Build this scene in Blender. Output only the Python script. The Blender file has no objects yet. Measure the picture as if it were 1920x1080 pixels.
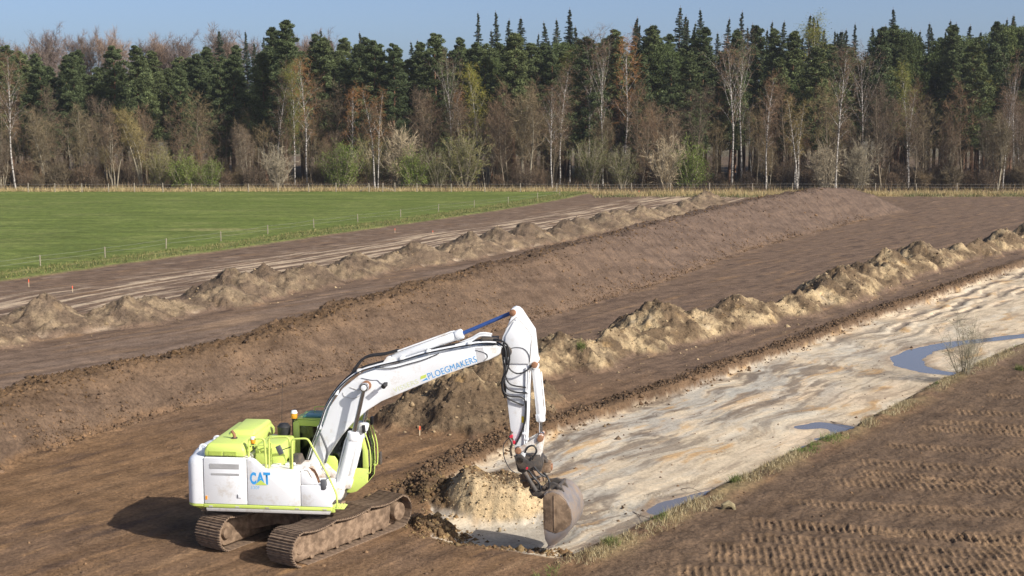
import bpy, bmesh, math, random
import numpy as np
from mathutils import Vector, Matrix

# ------------------------------------------------------------------ camera, sky, sun, exposure
sc = bpy.context.scene
COL = sc.collection
cam_d = bpy.data.cameras.new('camera'); cam = bpy.data.objects.new('camera', cam_d); COL.objects.link(cam)
cam.location = (0, 0, 11.2); cam.rotation_euler = (math.radians(90 - 6.9), 0, 0)
cam_d.sensor_width = 36.0; cam_d.lens = 48.75; cam_d.clip_start = 0.5; cam_d.clip_end = 20000
sc.camera = cam
SUN_EL, SUN_AZ = math.radians(34), math.radians(-37)      # azimuth from +X, negative = behind the camera
w = bpy.data.worlds.new('World'); sc.world = w; w.use_nodes = True
nt = w.node_tree; bg = nt.nodes['Background']
sky = nt.nodes.new('ShaderNodeTexSky'); sky.sky_type = 'NISHITA'; sky.sun_disc = False
sky.sun_elevation = SUN_EL; sky.sun_rotation = math.pi / 2 - SUN_AZ
sky.altitude = 0; sky.air_density = 0.5; sky.dust_density = 2.2; sky.ozone_density = 1.7
nt.links.new(sky.outputs[0], bg.inputs[0]); bg.inputs[1].default_value = 0.126
sun_d = bpy.data.lights.new('sun', 'SUN'); sun = bpy.data.objects.new('sun', sun_d); COL.objects.link(sun)
sun_d.energy = 4.6; sun_d.angle = math.radians(0.55); sun_d.color = (1.0, 0.945, 0.865)
sdir = Vector((math.cos(SUN_EL) * math.cos(SUN_AZ), math.cos(SUN_EL) * math.sin(SUN_AZ), math.sin(SUN_EL)))
sun.rotation_euler = sdir.to_track_quat('Z', 'Y').to_euler()
sc.view_settings.view_transform = 'Standard'; sc.view_settings.look = 'None'
sc.view_settings.exposure = 0.35; sc.view_settings.gamma = 1.0; sc.view_settings.use_curve_mapping = False
sc.render.engine = 'CYCLES'
sc.cycles.use_denoising = True; sc.cycles.denoiser = 'OPENIMAGEDENOISE'; sc.cycles.denoising_input_passes = 'RGB_ALBEDO_NORMAL'; sc.cycles.denoising_prefilter = 'ACCURATE'
sc.cycles.max_bounces = 6; sc.cycles.diffuse_bounces = 3; sc.cycles.glossy_bounces = 3; sc.cycles.transmission_bounces = 4
sc.cycles.transparent_max_bounces = 6; sc.cycles.volume_bounces = 1

rng = np.random.default_rng(7)
random.seed(7)

# ------------------------------------------------------------------ helpers
def tag(o, label=None, cat=None, group=None, kind=None):
    if label: o['label'] = label
    if cat: o['category'] = cat
    if group: o['group'] = group
    if kind: o['kind'] = kind
    return o

def empty(name, loc=(0, 0, 0), rz=0.0, parent=None):
    o = bpy.data.objects.new(name, None); COL.objects.link(o)
    o.location = loc; o.rotation_euler = (0, 0, rz); o.empty_display_size = 0.2
    if parent: o.parent = parent
    return o

def np_mesh(name, V, F, smooth=False, col=None):
    """mesh from arrays; F is (n,3) or (n,4)"""
    V = np.asarray(V, np.float32); F = np.asarray(F, np.int32)
    me = bpy.data.meshes.new(name)
    me.vertices.add(len(V)); me.vertices.foreach_set('co', V.ravel())
    k = F.shape[1]
    me.loops.add(F.size); me.loops.foreach_set('vertex_index', F.ravel())
    me.polygons.add(len(F)); me.polygons.foreach_set('loop_start', np.arange(0, F.size, k, dtype=np.int32))
    me.polygons.foreach_set('loop_total', np.full(len(F), k, np.int32))
    if smooth: me.polygons.foreach_set('use_smooth', np.ones(len(F), bool))
    if col is not None:
        a = me.attributes.new('col', 'FLOAT_COLOR', 'POINT')
        c = np.ones((len(V), 4), np.float32); c[:, :3] = col
        a.data.foreach_set('color', c.ravel())
    me.update()
    return me

def link(name, me, mat=None, parent=None, loc=None, rz=None):
    o = bpy.data.objects.new(name, me); COL.objects.link(o)
    if mat is not None and len(me.materials) == 0: me.materials.append(mat)
    if parent is not None: o.parent = parent
    if loc is not None: o.location = loc
    if rz is not None: o.rotation_euler = (0, 0, rz)
    return o

class MB:
    """collects solid shapes for one part"""
    def __init__(self): self.v = []; self.f = []
    def add(self, vs, fs):
        n = len(self.v); self.v += [tuple(p) for p in vs]; self.f += [tuple(i + n for i in f) for f in fs]; return self
    def box(self, x0, x1, y0, y1, z0, z1):
        vs = [(x0,y0,z0),(x1,y0,z0),(x1,y1,z0),(x0,y1,z0),(x0,y0,z1),(x1,y0,z1),(x1,y1,z1),(x0,y1,z1)]
        return self.add(vs, [(0,3,2,1),(4,5,6,7),(0,1,5,4),(1,2,6,5),(2,3,7,6),(3,0,4,7)])
    def prism(self, poly, y0, y1):
        """polygon in x,z extruded along y (counter-clockwise seen from -y)"""
        a = sum(poly[i][0]*poly[(i+1)%len(poly)][1]-poly[(i+1)%len(poly)][0]*poly[i][1] for i in range(len(poly)))
        if a < 0: poly = poly[::-1]
        n = len(poly)
        vs = [(x, y0, z) for x, z in poly] + [(x, y1, z) for x, z in poly]
        fs = [tuple(range(n)), tuple(range(2*n-1, n-1, -1))] + [((i+1)%n, i, n+i, n+(i+1)%n) for i in range(n)]
        return self.add(vs, fs)
    def plan(self, poly, z0, z1, taper=None):
        """polygon in x,y extruded along z"""
        a = sum(poly[i][0]*poly[(i+1)%len(poly)][1]-poly[(i+1)%len(poly)][0]*poly[i][1] for i in range(len(poly)))
        if a < 0: poly = poly[::-1]
        n = len(poly); top = taper or poly
        vs = [(x, y, z0) for x, y in poly] + [(x, y, z1) for x, y in top]
        fs = [tuple(range(n-1, -1, -1)), tuple(range(n, 2*n))] + [(i, (i+1)%n, n+(i+1)%n, n+i) for i in range(n)]
        return self.add(vs, fs)
    def tube(self, pts, r, n=8, cap=True):
        pts = [Vector(p) for p in pts]; m = len(pts)
        rs = r if isinstance(r, (list, tuple)) else [r]*m
        vs = []; fs = []; up = None
        for i, p in enumerate(pts):
            t = (pts[min(i+1, m-1)] - pts[max(i-1, 0)]).normalized()
            if up is None: up = t.orthogonal().normalized()
            up = (up - t*up.dot(t)); up = up.normalized() if up.length > 1e-6 else t.orthogonal().normalized()
            s = t.cross(up)
            for k in range(n):
                a = 2*math.pi*k/n; vs.append(p + (up*math.cos(a) + s*math.sin(a))*rs[i])
        for i in range(m-1):
            for k in range(n):
                fs.append((i*n+k, i*n+(k+1)%n, (i+1)*n+(k+1)%n, (i+1)*n+k))
        if cap: fs += [tuple(range(n-1, -1, -1)), tuple((m-1)*n+k for k in range(n))]
        return self.add(vs, fs)
    def cyl(self, p0, p1, r, n=16, r1=None): return self.tube([p0, p1], [r, r if r1 is None else r1], n)
    def build(self, name, mat, parent=None, bevel=0.0, smooth=False, rz=None, loc=None, seg=2):
        me = bpy.data.meshes.new(name); me.from_pydata(self.v, [], self.f)
        if bevel > 0:
            bm = bmesh.new(); bm.from_mesh(me)
            es = [e for e in bm.edges if len(e.link_faces) == 2 and e.calc_face_angle(0) > 0.5]
            bmesh.ops.bevel(bm, geom=es, offset=bevel, segments=seg, affect='EDGES', profile=0.5, clamp_overlap=True)
            bm.to_mesh(me); bm.free()
        if smooth or bevel > 0:
            me.polygons.foreach_set('use_smooth', np.ones(len(me.polygons), bool))
            if hasattr(me, 'set_sharp_from_angle'): me.set_sharp_from_angle(angle=0.7)
        me.update()
        return link(name, me, mat, parent, loc, rz)

def catmull(pts, n=6):
    P = [Vector(p) for p in pts]; out = []
    for i in range(len(P)-1):
        p0, p1, p2, p3 = P[max(i-1,0)], P[i], P[i+1], P[min(i+2,len(P)-1)]
        for k in range(n):
            t = k/n
            out.append(0.5*((2*p1)+(-p0+p2)*t+(2*p0-5*p1+4*p2-p3)*t*t+(-p0+3*p1-3*p2+p3)*t**3))
    out.append(P[-1]); return out

# ------------------------------------------------------------------ noise (numpy)
def _hash(ix, iy, seed):
    h = (ix.astype(np.uint32)*np.uint32(374761393) + iy.astype(np.uint32)*np.uint32(668265263) + np.uint32((seed*974634533) & 0xffffffff))
    h = (h ^ (h >> np.uint32(13)))*np.uint32(1274126177)
    return (h ^ (h >> np.uint32(16)))
def noise(x, y, seed=0):
    """gradient noise about -1..1"""
    x = np.asarray(x, np.float32); y = np.asarray(y, np.float32)
    fx = np.floor(x); fy = np.floor(y); ix = fx.astype(np.int32); iy = fy.astype(np.int32)
    dx = x - fx; dy = y - fy
    u = dx*dx*dx*(dx*(dx*6-15)+10); v = dy*dy*dy*(dy*(dy*6-15)+10)
    def g(ox, oy):
        a = _hash(ix+ox, iy+oy, seed).astype(np.float32)*np.float32(2*math.pi/4294967296.0)
        return np.cos(a)*(dx-ox) + np.sin(a)*(dy-oy)
    a = g(0,0)*(1-u)+g(1,0)*u; b = g(0,1)*(1-u)+g(1,1)*u
    return (a*(1-v)+b*v)*1.5
def fbm(x, y, o=4, seed=0, gain=0.5, lac=2.03):
    s = 0; a = 1; t = 0
    for i in range(o):
        s = s + a*noise(x, y, seed+i*17); t += a; a *= gain; x = x*lac; y = y*lac
    return s/t
def lumps(x, y, o=3, seed=0):
    s = 0; a = 1; t = 0
    for i in range(o):
        s = s + a*(1-np.abs(noise(x, y, seed+i*31))*2); t += a; a *= 0.55; x = x*2.1+3.1; y = y*2.1-1.7
    return s/t
def sstep(a, b, x):
    t = np.clip((x-a)/(b-a), 0, 1); return t*t*(3-2*t)

# ------------------------------------------------------------------ materials
def M_new(name):
    m = bpy.data.materials.new(name); m.use_nodes = True
    return m, m.node_tree.nodes, m.node_tree.links, m.node_tree.nodes['Principled BSDF']
def ramp(N, stops):
    r = N.new('ShaderNodeValToRGB'); e = r.color_ramp.elements
    while len(e) < len(stops): e.new(0.5)
    for k, (p, c) in enumerate(stops):
        e[k].position = p; e[k].color = (*c, 1) if len(c) == 3 else c
    return r
def mat_earth(name, bump=0.5, scale=1.0, grass=False, g=1.0):
    """albedo from the ground's own soil map, times grain at three sizes and drag marks along the site"""
    m, N, L, P = M_new(name)
    at = N.new('ShaderNodeAttribute'); at.attribute_name = 'col'
    geo = N.new('ShaderNodeNewGeometry')
    def nz(sc_, det, rough=0.6, vec=None):
        n = N.new('ShaderNodeTexNoise'); n.inputs['Scale'].default_value = sc_; n.inputs['Detail'].default_value = det; n.inputs['Roughness'].default_value = rough
        L.new(vec or geo.outputs['Position'], n.inputs['Vector']); return n
    mp = N.new('ShaderNodeMapping'); mp.inputs['Rotation'].default_value = (0, 0, -0.9883); mp.inputs['Scale'].default_value = (0.16, 1.4, 1.0)
    rot = N.new('ShaderNodeVectorRotate'); rot.rotation_type = 'Z_AXIS'; rot.inputs['Angle'].default_value = 0.0 if grass else -0.9883
    L.new(geo.outputs['Position'], rot.inputs['Vector'])
    ms = N.new('ShaderNodeVectorMath'); ms.operation = 'MULTIPLY'; ms.inputs[1].default_value = (0.10, 0.5, 1.0) if grass else (0.15, 1.5, 1.0); L.new(rot.outputs[0], ms.inputs[0])
    n1 = nz(9*scale, 6, 0.68); n2 = nz(1.1*scale, 5, 0.62); n3 = nz(1.0, 5, 0.65, ms.outputs[0])
    r1 = ramp(N, [(0.28, (0.55,0.53,0.51)), (0.5, (1,1,1)), (0.75, (1.42,1.4,1.35))])
    r2 = ramp(N, [(0.3, (0.70,0.69,0.68)), (0.5, (1,1,1)), (0.7, (1.25,1.23,1.2))])
    r3 = ramp(N, [(0.3, (0.74,0.72,0.71)), (0.5, (1,1,1)), (0.7, (1.24,1.22,1.18))])
    for r_ in (r1,r2,r3):
        for e_ in r_.color_ramp.elements: e_.color = tuple(1+(q-1)*g for q in e_.color[:3])+(1,)
    out = at.outputs['Color']
    for n_, r_ in ((n1,r1),(n2,r2),(n3,r3)):
        L.new(n_.outputs[0], r_.inputs[0]); mx = N.new('ShaderNodeMixRGB'); mx.blend_type = 'MULTIPLY'; mx.inputs[0].default_value = 1
        L.new(out, mx.inputs[1]); L.new(r_.outputs[0], mx.inputs[2]); out = mx.outputs[0]
    L.new(out, P.inputs['Base Color'])
    P.inputs['Roughness'].default_value = 0.95; P.inputs['Specular IOR Level'].default_value = 0.12
    ad = N.new('ShaderNodeMath'); ad.operation = 'MULTIPLY_ADD'; ad.inputs[1].default_value = 2.2; L.new(n2.outputs[0], ad.inputs[0]); L.new(n1.outputs[0], ad.inputs[2])
    b = N.new('ShaderNodeBump'); b.inputs['Strength'].default_value = bump; b.inputs['Distance'].default_value = 0.09
    L.new(ad.outputs[0], b.inputs['Height']); L.new(b.outputs[0], P.inputs['Normal'])
    N.remove(mp)
    return m
def mat_attr(name, rough=0.9, trans=0.0):
    m, N, L, P = M_new(name)
    at = N.new('ShaderNodeAttribute'); at.attribute_name = 'col'
    L.new(at.outputs['Color'], P.inputs['Base Color']); P.inputs['Roughness'].default_value = rough
    P.inputs['Specular IOR Level'].default_value = 0.15
    return m
def mat_plain(name, c, rough=0.5, metal=0.0, var=0.12, scale=4.0, spec=0.5, dirt=None, dirt_amt=0.0, dirt_scale=2.5, bump=0.0):
    """paint / metal / bark with grain, an optional dirt colour in noise-shaped patches"""
    m, N, L, P = M_new(name)
    tc = N.new('ShaderNodeTexCoord')
    n1 = N.new('ShaderNodeTexNoise'); n1.inputs['Scale'].default_value = scale; n1.inputs['Detail'].default_value = 5
    L.new(tc.outputs['Object'], n1.inputs['Vector'])
    r1 = ramp(N, [(0.3, tuple(x*(1-var) for x in c)), (0.7, tuple(min(1, x*(1+var)) for x in c))])
    L.new(n1.outputs[0], r1.inputs[0]); out = r1.outputs[0]
    if dirt is not None:
        n2 = N.new('ShaderNodeTexNoise'); n2.inputs['Scale'].default_value = dirt_scale; n2.inputs['Detail'].default_value = 7; n2.inputs['Roughness'].default_value = 0.7
        L.new(tc.outputs['Object'], n2.inputs['Vector'])
        rr = ramp(N, [(0.62-0.35*dirt_amt, (0,0,0)), (0.8-0.25*dirt_amt, (1,1,1))])
        L.new(n2.outputs[0], rr.inputs[0])
        mx = N.new('ShaderNodeMixRGB'); mx.inputs[2].default_value = (*dirt, 1)
        L.new(rr.outputs[0], mx.inputs[0]); L.new(out, mx.inputs[1]); out = mx.outputs[0]
        mr = N.new('ShaderNodeMapRange'); mr.inputs[3].default_value = rough; mr.inputs[4].default_value = 0.9
        L.new(rr.outputs[0], mr.inputs[0]); L.new(mr.outputs[0], P.inputs['Roughness'])
    else: P.inputs['Roughness'].default_value = rough
    L.new(out, P.inputs['Base Color'])
    P.inputs['Metallic'].default_value = metal; P.inputs['Specular IOR Level'].default_value = spec
    if bump:
        b = N.new('ShaderNodeBump'); b.inputs['Strength'].default_value = bump; b.inputs['Distance'].default_value = 0.03
        L.new(n1.outputs[0], b.inputs['Height']); L.new(b.outputs[0], P.inputs['Normal'])
    return m
# ------------------------------------------------------------------ terrain
def line(pts): p = np.array(pts, np.float32); return p[:,1], p[:,0]
MEADOW = line([(-62,40),(-40.1,82),(-35.8,96.3),(-31.4,107),(-25.6,118.4),(-18.7,135),(-11.6,150.4),(-3.9,167.8),(2.9,186.1),(7.7,200.1),(11,211.8),(14,222)])
BACKW = line([(-45,30),(-29.3,59.6),(-25.2,67.4),(-22.9,70.8),(-19.8,75.1),(-16.6,80),(-14.5,87.7),(-11.7,94.1),(-7.9,102.4),(-3.4,110),(2.2,121),(9.1,137),(17.3,154.5),(25.3,172.8),(29.3,183.7),(45,220)])
BANK = line([(-24,22),(-18.9,36.8),(-16.5,43.8),(-15.4,47.5),(-13.4,52.4),(-10.5,56.5),(-7.6,60.9),(-4.0,67.4),(1.2,77.5),(3.1,81),(9.2,93),(20.3,119.4),(32.5,143),(47.7,169.8),(60,195)])
WIND = line([(-14,36),(-2.5,53),(1.1,58.1),(3.3,60.2),(5.3,62.4),(7.6,66.3),(10.9,70.4),(14.2,74.5),(16.9,78),(23.3,87.4),(27,94.1),(34.5,106.2),(44.3,119.4),(62.8,143),(90,180)])
EDGE = line([(-2.6,40.5),(-2.2,43.1),(-1.4,45.2),(0,48.2),(1.2,49.9),(3.3,52.6),(5.6,56.1),(8.3,60),(11.1,64.4),(13.4,67.6),(19.3,77.5),(28,90.2),(34.7,100.7),(40.9,110.3),(71.9,150.4),(95,180)])
NEAR = line([(-6,24),(-1.5,30),(0.5,32.8),(1.9,34.7),(3.5,36.9),(5.3,39.6),(7.4,42.6),(9.8,46.0),(11.2,47.9),(13.6,51.2),(15.7,54.3),(19,59.4),(22.1,63.8),(25.8,68.9),(42.7,90),(80,140)])
def perp(ln, x, y, k): return (x - np.interp(y, ln[0], ln[1]).astype(np.float32))*k
KB, KW = 0.894, 0.832                        # turns sideways offset into distance square to the line
AX = (0.55, 0.835)                           # the direction the whole site runs in

def heap_set(ln, spec, slope, k):
    out = []
    for yb, h, js in spec:
        r = h/slope; xb = np.interp(yb, ln[0], ln[1])
        out.append((xb - k*r + js*AX[0], yb + math.sqrt(1-k*k)*r + js*AX[1], h))
    return out
_r = random.Random(5)
def row_spec(y0, y1, hx, hy, step):
    out = []; y = y0
    while y < y1: out.append((y, float(np.interp(y, hx, hy))*_r.uniform(0.68,1.12), _r.uniform(-.5,.5))); y += step*_r.uniform(0.55,1.45)
    return out
WIND_H = heap_set(WIND, [(61.6,1.5,0),(69.8,2.2,0),(75.2,1.8,0),(87,2.0,0),(106,2.15,0)] + row_spec(57.5, 176, [58,66,76,100,140], [1.65,1.55,1.65,1.75,1.9], 3.3), 0.66, 0.817)
BACK_H = heap_set(BACKW, [(86,1.9,0),(90,1.75,0)] + row_spec(48, 183, [50,75,110,180], [1.6,1.75,1.8,1.9], 3.4), 0.55, 0.80)
WIND_H = [(x+_r.uniform(-.45,.45), y+_r.uniform(-.3,.3), h) for x, y, h in WIND_H]; BACK_H = [(x+_r.uniform(-.6,.6), y+_r.uniform(-.3,.3), h) for x, y, h in BACK_H]
PILE = [(-1.75, 51.2, 2.15), (-3.6, 50.9, 1.35), (-0.1, 52.0, 1.6), (-2.4, 52.8, 1.9), (0.6, 54.6, 1.35)]
TREADS = [((5.0,35.5),-0.22,12),((6.5,37.7),-0.21,12),((8.2,39.8),-0.2,11),((9.9,42.3),-0.22,11),((11.3,44.7),-0.24,11),((12.9,47.2),-0.24,10),((14.9,49.9),-0.3,10),((17,52.8),-0.32,10),((19.3,56),-0.3,10),((3.9,33.7),-0.22,12),((22,60),-0.3,9)]
TREADS += [((cx+0.35+0.9*AX[0]*1.25, cy+0.95), th+_r.uniform(-.03,.03), ln_) for (cx, cy), th, ln_ in TREADS[0:10:3]]
for q in range(7):
    t_ = _r.uniform(33.5, 60); x_ = float(np.interp(t_, *NEAR))+_r.uniform(2.5, 9.0); TREADS.append(((x_, t_-_r.uniform(0,1.5)), _r.uniform(-0.40,-0.12), _r.uniform(4,11)))
CREST_H = (np.array([20,40,56,61,67,78,91,119,143,158,169,174]), np.array([1.5,1.5,1.55,1.8,2.2,2.5,2.9,3.05,3.4,3.5,2.6,0.0]))

PUDS = [(-0.38, [(36,79,.4),(30,75.6,.42),(26,73.2,.42),(23,71.5,.45),(20.6,69.2,.55),(19.3,67,.68),(18.9,65,.66),(19.4,63.5,.5),(20.4,62.6,.35)]),
        (-0.33, [(11.0,51.4,.3),(11.8,51.8,.45),(12.4,51.3,.5),(12.4,50.3,.5),(11.9,49.6,.42),(11.3,49.4,.25)]),
        (-0.22, [(4.4,39.7,.40),(4.9,40.3,.5),(5.5,41.0,.36),(6.2,41.8,.2)]),
        (-0.34, [(10.5,48.2,.22),(10.8,48.5,.2)])]
def pud_d(x, y, chain):
    d = np.full(x.shape, 99.0, np.float32)
    for (x0,y0,r0),(x1,y1,r1) in zip(chain[:-1], chain[1:]):
        l2 = (x1-x0)**2+(y1-y0)**2; t = np.clip(((x-x0)*(x1-x0)+(y-y0)*(y1-y0))/l2, 0, 1)
        d = np.minimum(d, np.hypot(x-x0-t*(x1-x0), y-y0-t*(y1-y0))/(r0+t*(r1-r0)))
    return d
def cones(x, y, heaps, slope, seed):
    wx = x + 0.35*fbm(x*0.9, y*0.9, 3, seed); wy = y + 0.35*fbm(x*0.9, y*0.9, 3, seed+5)
    h = np.zeros_like(x)
    for (cx, cy, ph) in heaps:
        d = np.sqrt(((wx-cx)*1.0)**2 + ((wy-cy)*0.9)**2 + 0.12)
        hc = ph*0.86 + 0.12 - slope*d
        h = np.maximum(h, hc)
    return h

def terrain(x, y):
    """height, zone id and albedo of every ground point"""
    x = x.astype(np.float32); y = y.astype(np.float32)
    u = x*AX[0] + y*AX[1]; v = x*AX[1] - y*AX[0]
    sM = perp(MEADOW, x, y, 0.87) + 0.35*fbm(x*0.35, y*0.35, 3, 3); sBk = perp(BACKW, x, y, KW); sB = perp(BANK, x, y, KB)
    sW = perp(WIND, x, y, KW); sE = perp(EDGE, x, y, KW); sN = perp(NEAR, x, y, KW)
    n_lo = fbm(x*0.08, y*0.08, 3, 11); n_mid = fbm(x*0.5, y*0.5, 4, 12); n_hi = fbm(x*2.7, y*2.7, 4, 13); n_fi = fbm(x*7, y*7, 2, 14)
    streak = fbm(u*0.16, v*1.2, 4, 15); streak2 = fbm(u*0.5, v*6, 3, 16)
    lum = lumps(x*2.2, y*2.2, 3, 20)
    z = 0.06*n_lo + 0.03*n_mid + 0.018*n_hi
    # --- worked bare soil: fine ruts along the site
    bare = sstep(0, 0.6, sM)
    z += bare*(0.035*fbm(u*0.2, v*1.1, 2, 18) + 0.010*streak2*sstep(0.0,0.4,fbm(u*0.1,v*0.3,3,17)) + 0.010*n_fi)
    # --- meadow a little higher, with a soft lip
    z += (1-bare)*0.18
    # --- long topsoil bank
    wob = 0.55*fbm(u*0.25, v*0.25+9, 3, 30)
    t = -(sB + wob)
    Hb = np.interp(y, *CREST_H).astype(np.float32)*(1+0.05*noise(u*0.2, u*0+3, 31))
    Hb *= 1 - sstep(167, 173.5, y + 0.3*t)
    run = np.maximum(Hb, 0.4)/0.80
    front = np.clip(t/run, 0, 1); front = front*1.06 - 0.06*front**6
    back = 1 - np.clip((t - run - 1.5)/(run*1.15), 0, 1)
    zb = Hb*np.minimum(front, back)
    foot = np.exp(-((t-0.1)/0.5)**2)
    bank = sstep(0.02, 0.25, zb)
    crest = np.exp(-((t-run-0.7)/1.0)**2)*bank
    z += zb + bank*(0.08*n_hi + 0.05*n_fi) + (0.16*foot + 0.2*crest + 0.07*bank*sstep(-0.1,0.4,n_mid))*np.maximum(lum, 0.1) + bank*0.10*fbm(v*1.3, u*0.4, 3, 33)
    # --- sandy spoil windrows and the big pile
    hw = cones(x, y, WIND_H, 0.65, 40); hk = cones(x, y, BACK_H, 0.53, 44); hp = cones(x, y, PILE, 0.72, 48)
    rw_ = (0.9 - 0.62*np.abs(sW + 2.1 + 0.5*fbm(u*0.3, v*0.1, 3, 49)))*sstep(56, 59, y)*(1+0.35*noise(u*0.35, u*0+2, 46)); hw = np.maximum(hw, rw_)
    rk_ = (0.75 - 0.50*np.abs(sBk + 2.6 + 0.7*fbm(u*0.25, v*0.1, 3, 50)))*sstep(187, 182, y)*(1+0.3*noise(u*0.3, u*0+5, 47)); hk = np.maximum(hk, rk_)
    for q in (hw, hk, hp): q *= 1 + 0.10*n_mid
    hw = hw*sstep(-0.1, 0.35, hw+0.02); hk = hk*sstep(-0.1, 0.3, hk+0.02); hp = hp*sstep(-0.1, 0.3, hp+0.02)
    heap = np.maximum(np.maximum(hw, hk), hp); hm = sstep(0.03, 0.3, heap)
    z += heap + hm*(0.08*n_mid + 0.12*n_hi + 0.07*n_fi + 0.16*np.maximum(lum, 0)*sstep(-0.1, 0.4, n_mid) + 0.16*(np.abs(fbm(x*0.8, y*0.8, 4, 52))*2-0.3) + 0.15*fbm(u*1.5, v*0.4, 3, 53) + 0.16*sstep(0.8,1.5,heap)*np.maximum(lum,0))
    # --- the stripped sand floor
    eW = 0.4*fbm(u*0.5, v*0.5, 4, 60) + 0.12*n_hi
    inE = sstep(0.0, 0.22, sE + eW)
    inN = sstep(0.0, 0.9, -(sN + 0.2*n_mid))
    inside = inE*inN*sstep(34.2, 35.4, y + 0.55*(x-1.0) + 0.25*n_mid)
    depth = np.interp(y, [30, 36, 44, 60, 200], [0.10, 0.16, 0.32, 0.38, 0.38]).astype(np.float32)
    z -= inside*(z*0.75 + depth)
    uu = u + 1.6*fbm(x*0.14, y*0.14, 3, 61); vv = v + 0.9*fbm(x*0.2+7, y*0.2, 3, 62)
    z += inside*(0.010*fbm(uu*0.3, vv*1.9, 4, 63) + 0.010*n_mid + 0.006*n_hi)
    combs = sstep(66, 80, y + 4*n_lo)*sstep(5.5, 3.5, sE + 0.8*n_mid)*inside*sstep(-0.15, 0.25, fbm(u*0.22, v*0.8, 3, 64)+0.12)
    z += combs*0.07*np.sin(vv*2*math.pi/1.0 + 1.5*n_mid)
    rim = np.exp(-((sE+eW+0.2)/0.55)**2)*sstep(40, 44, y)
    z += rim*(0.09 + 0.17*np.maximum(lum, 0)*(0.5+0.5*n_mid))
    nrim = np.exp(-((sN-0.15)/0.5)**2)*sstep(33, 35, y)
    z += nrim*(0.09 + 0.07*n_hi + 0.05*n_mid)
    for (cx, cy), th, ln_ in [((6.5,46),1.05,9),((4.3,41.5),0.92,8),((9.5,51),0.98,7),((3.2,39.7),0.95,6)]:
        a = (x-cx)*math.cos(th)+(y-cy)*math.sin(th); b = -(x-cx)*math.sin(th)+(y-cy)*math.cos(th) + 0.1*n_lo
        k = sstep(-ln_/2, -ln_/2+.6, a)*sstep(ln_/2, ln_/2-.6, a)*sstep(0.42, 0.3, np.abs(b))*inside*sstep(-0.35, 0.15, n_mid)
        z += k*(0.035*np.sin(a*2*math.pi/0.21))
    # --- the dig beside the bucket: hole, sand heap behind it, dark turned rims
    px_, py_ = x + 0.25*n_mid, y + 0.25*n_mid
    def ell(cx, cy, a, b, th):
        dx, dy = px_-cx, py_-cy; p = dx*math.cos(th)+dy*math.sin(th); q = -dx*math.sin(th)+dy*math.cos(th)
        return np.sqrt((p/a)**2+(q/b)**2)
    e1 = ell(-0.25, 37.45, 1.95, 1.6, -0.2)
    hole = sstep(1.12, 0.72, e1)
    z = z*(1-hole*0.8) - hole*0.34
    hp2 = np.maximum(0, 0.80*np.minimum(1.0, 2.6*(1 - ell(-0.1, 40.35, 2.0, 1.70, -0.12))))*(1+0.25*n_mid)
    hp3 = np.maximum(0, 0.6*(1 - ell(-2.0, 40.9, 1.2, 1.9, 0.6)))
    hp4 = np.maximum(0, 0.5*(1 - ell(-2.05, 37.5, 0.75, 0.85, 0.2)))
    hp5 = np.maximum(0, 0.07*(1 - ell(-0.2, 35.7, 1.9, 0.32, -0.25)))
    digm = sstep(0.02, 0.2, np.maximum(hp2, np.maximum(hp3, np.maximum(hp4, hp5))))
    z += hp2 + hp3 + hp4 + hp5 + digm*(0.08*n_hi + 0.035*n_fi + 0.12*np.maximum(lum, 0)*np.where(hp2 > 0.1, 0.35, 1))
    # --- crawler prints on the bare field to the right, and around the machine
    field = sstep(0.5, 1.2, sN)
    tread = np.zeros_like(x)
    fi = np.nonzero((field > 0) & (y < 72))[0]
    if len(fi):
        X_, Y_, H_, M_, O_, F_ = x[fi], y[fi], n_hi[fi], n_mid[fi], n_lo[fi], field[fi]; dz = np.zeros_like(X_); tr = np.zeros_like(X_)
        keep = sstep(-0.8, -0.1, M_+0.6*O_+0.1)
        for (cx, cy), th, ln_ in TREADS:
            pw = 0.40+0.06*math.sin(cx*9)
            a = (X_-cx)*math.cos(th)+(Y_-cy)*math.sin(th); b = -(X_-cx)*math.sin(th)+(Y_-cy)*math.cos(th) + 0.02*a*np.sin(a*0.35+cx)
            run_ = sstep(-0.1, 0.4, a)*sstep(ln_, ln_-2.0, a)
            k = run_*sstep(pw+.06, pw-.03, np.abs(b)+0.08*H_)*keep*F_
            ph = np.sin((a + 0.12*b)*2*math.pi/(0.205+0.02*math.sin(cy*3)) + 1.1*H_ + 0.5*M_)
            dz += k*(-0.03 + 0.042*np.maximum(ph, -0.35)*(0.7+0.8*H_))
            dz += 0.035*np.exp(-((np.abs(b)-pw-0.11)/0.08)**2)*run_*F_*(0.6+H_)
            tr = np.maximum(tr, k*sstep(-0.1, 0.7, ph))
        z[fi] += dz; tread[fi] = tr
    z += field*(0.02*n_hi + 0.02*n_mid + 0.015*n_fi)
    mid = sstep(0.4, 2.5, sB)*(1-inside)*(1-field)
    for off in (0.0, 3.1, 6.6):
        b = v - (v_ref := (-5.55*AX[1]-36.5*AX[0])) - off + 3.0 + 0.25*noise(u*0.2, u*0, 70)
        k = sstep(0.42, 0.34, np.abs(b))*mid*sstep(62, 52, y)
        z += k*(-0.03 + 0.018*np.sin(u*2*math.pi/0.21)*sstep(-0.2, 0.3, n_mid))
    damp = np.zeros_like(x)
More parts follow.
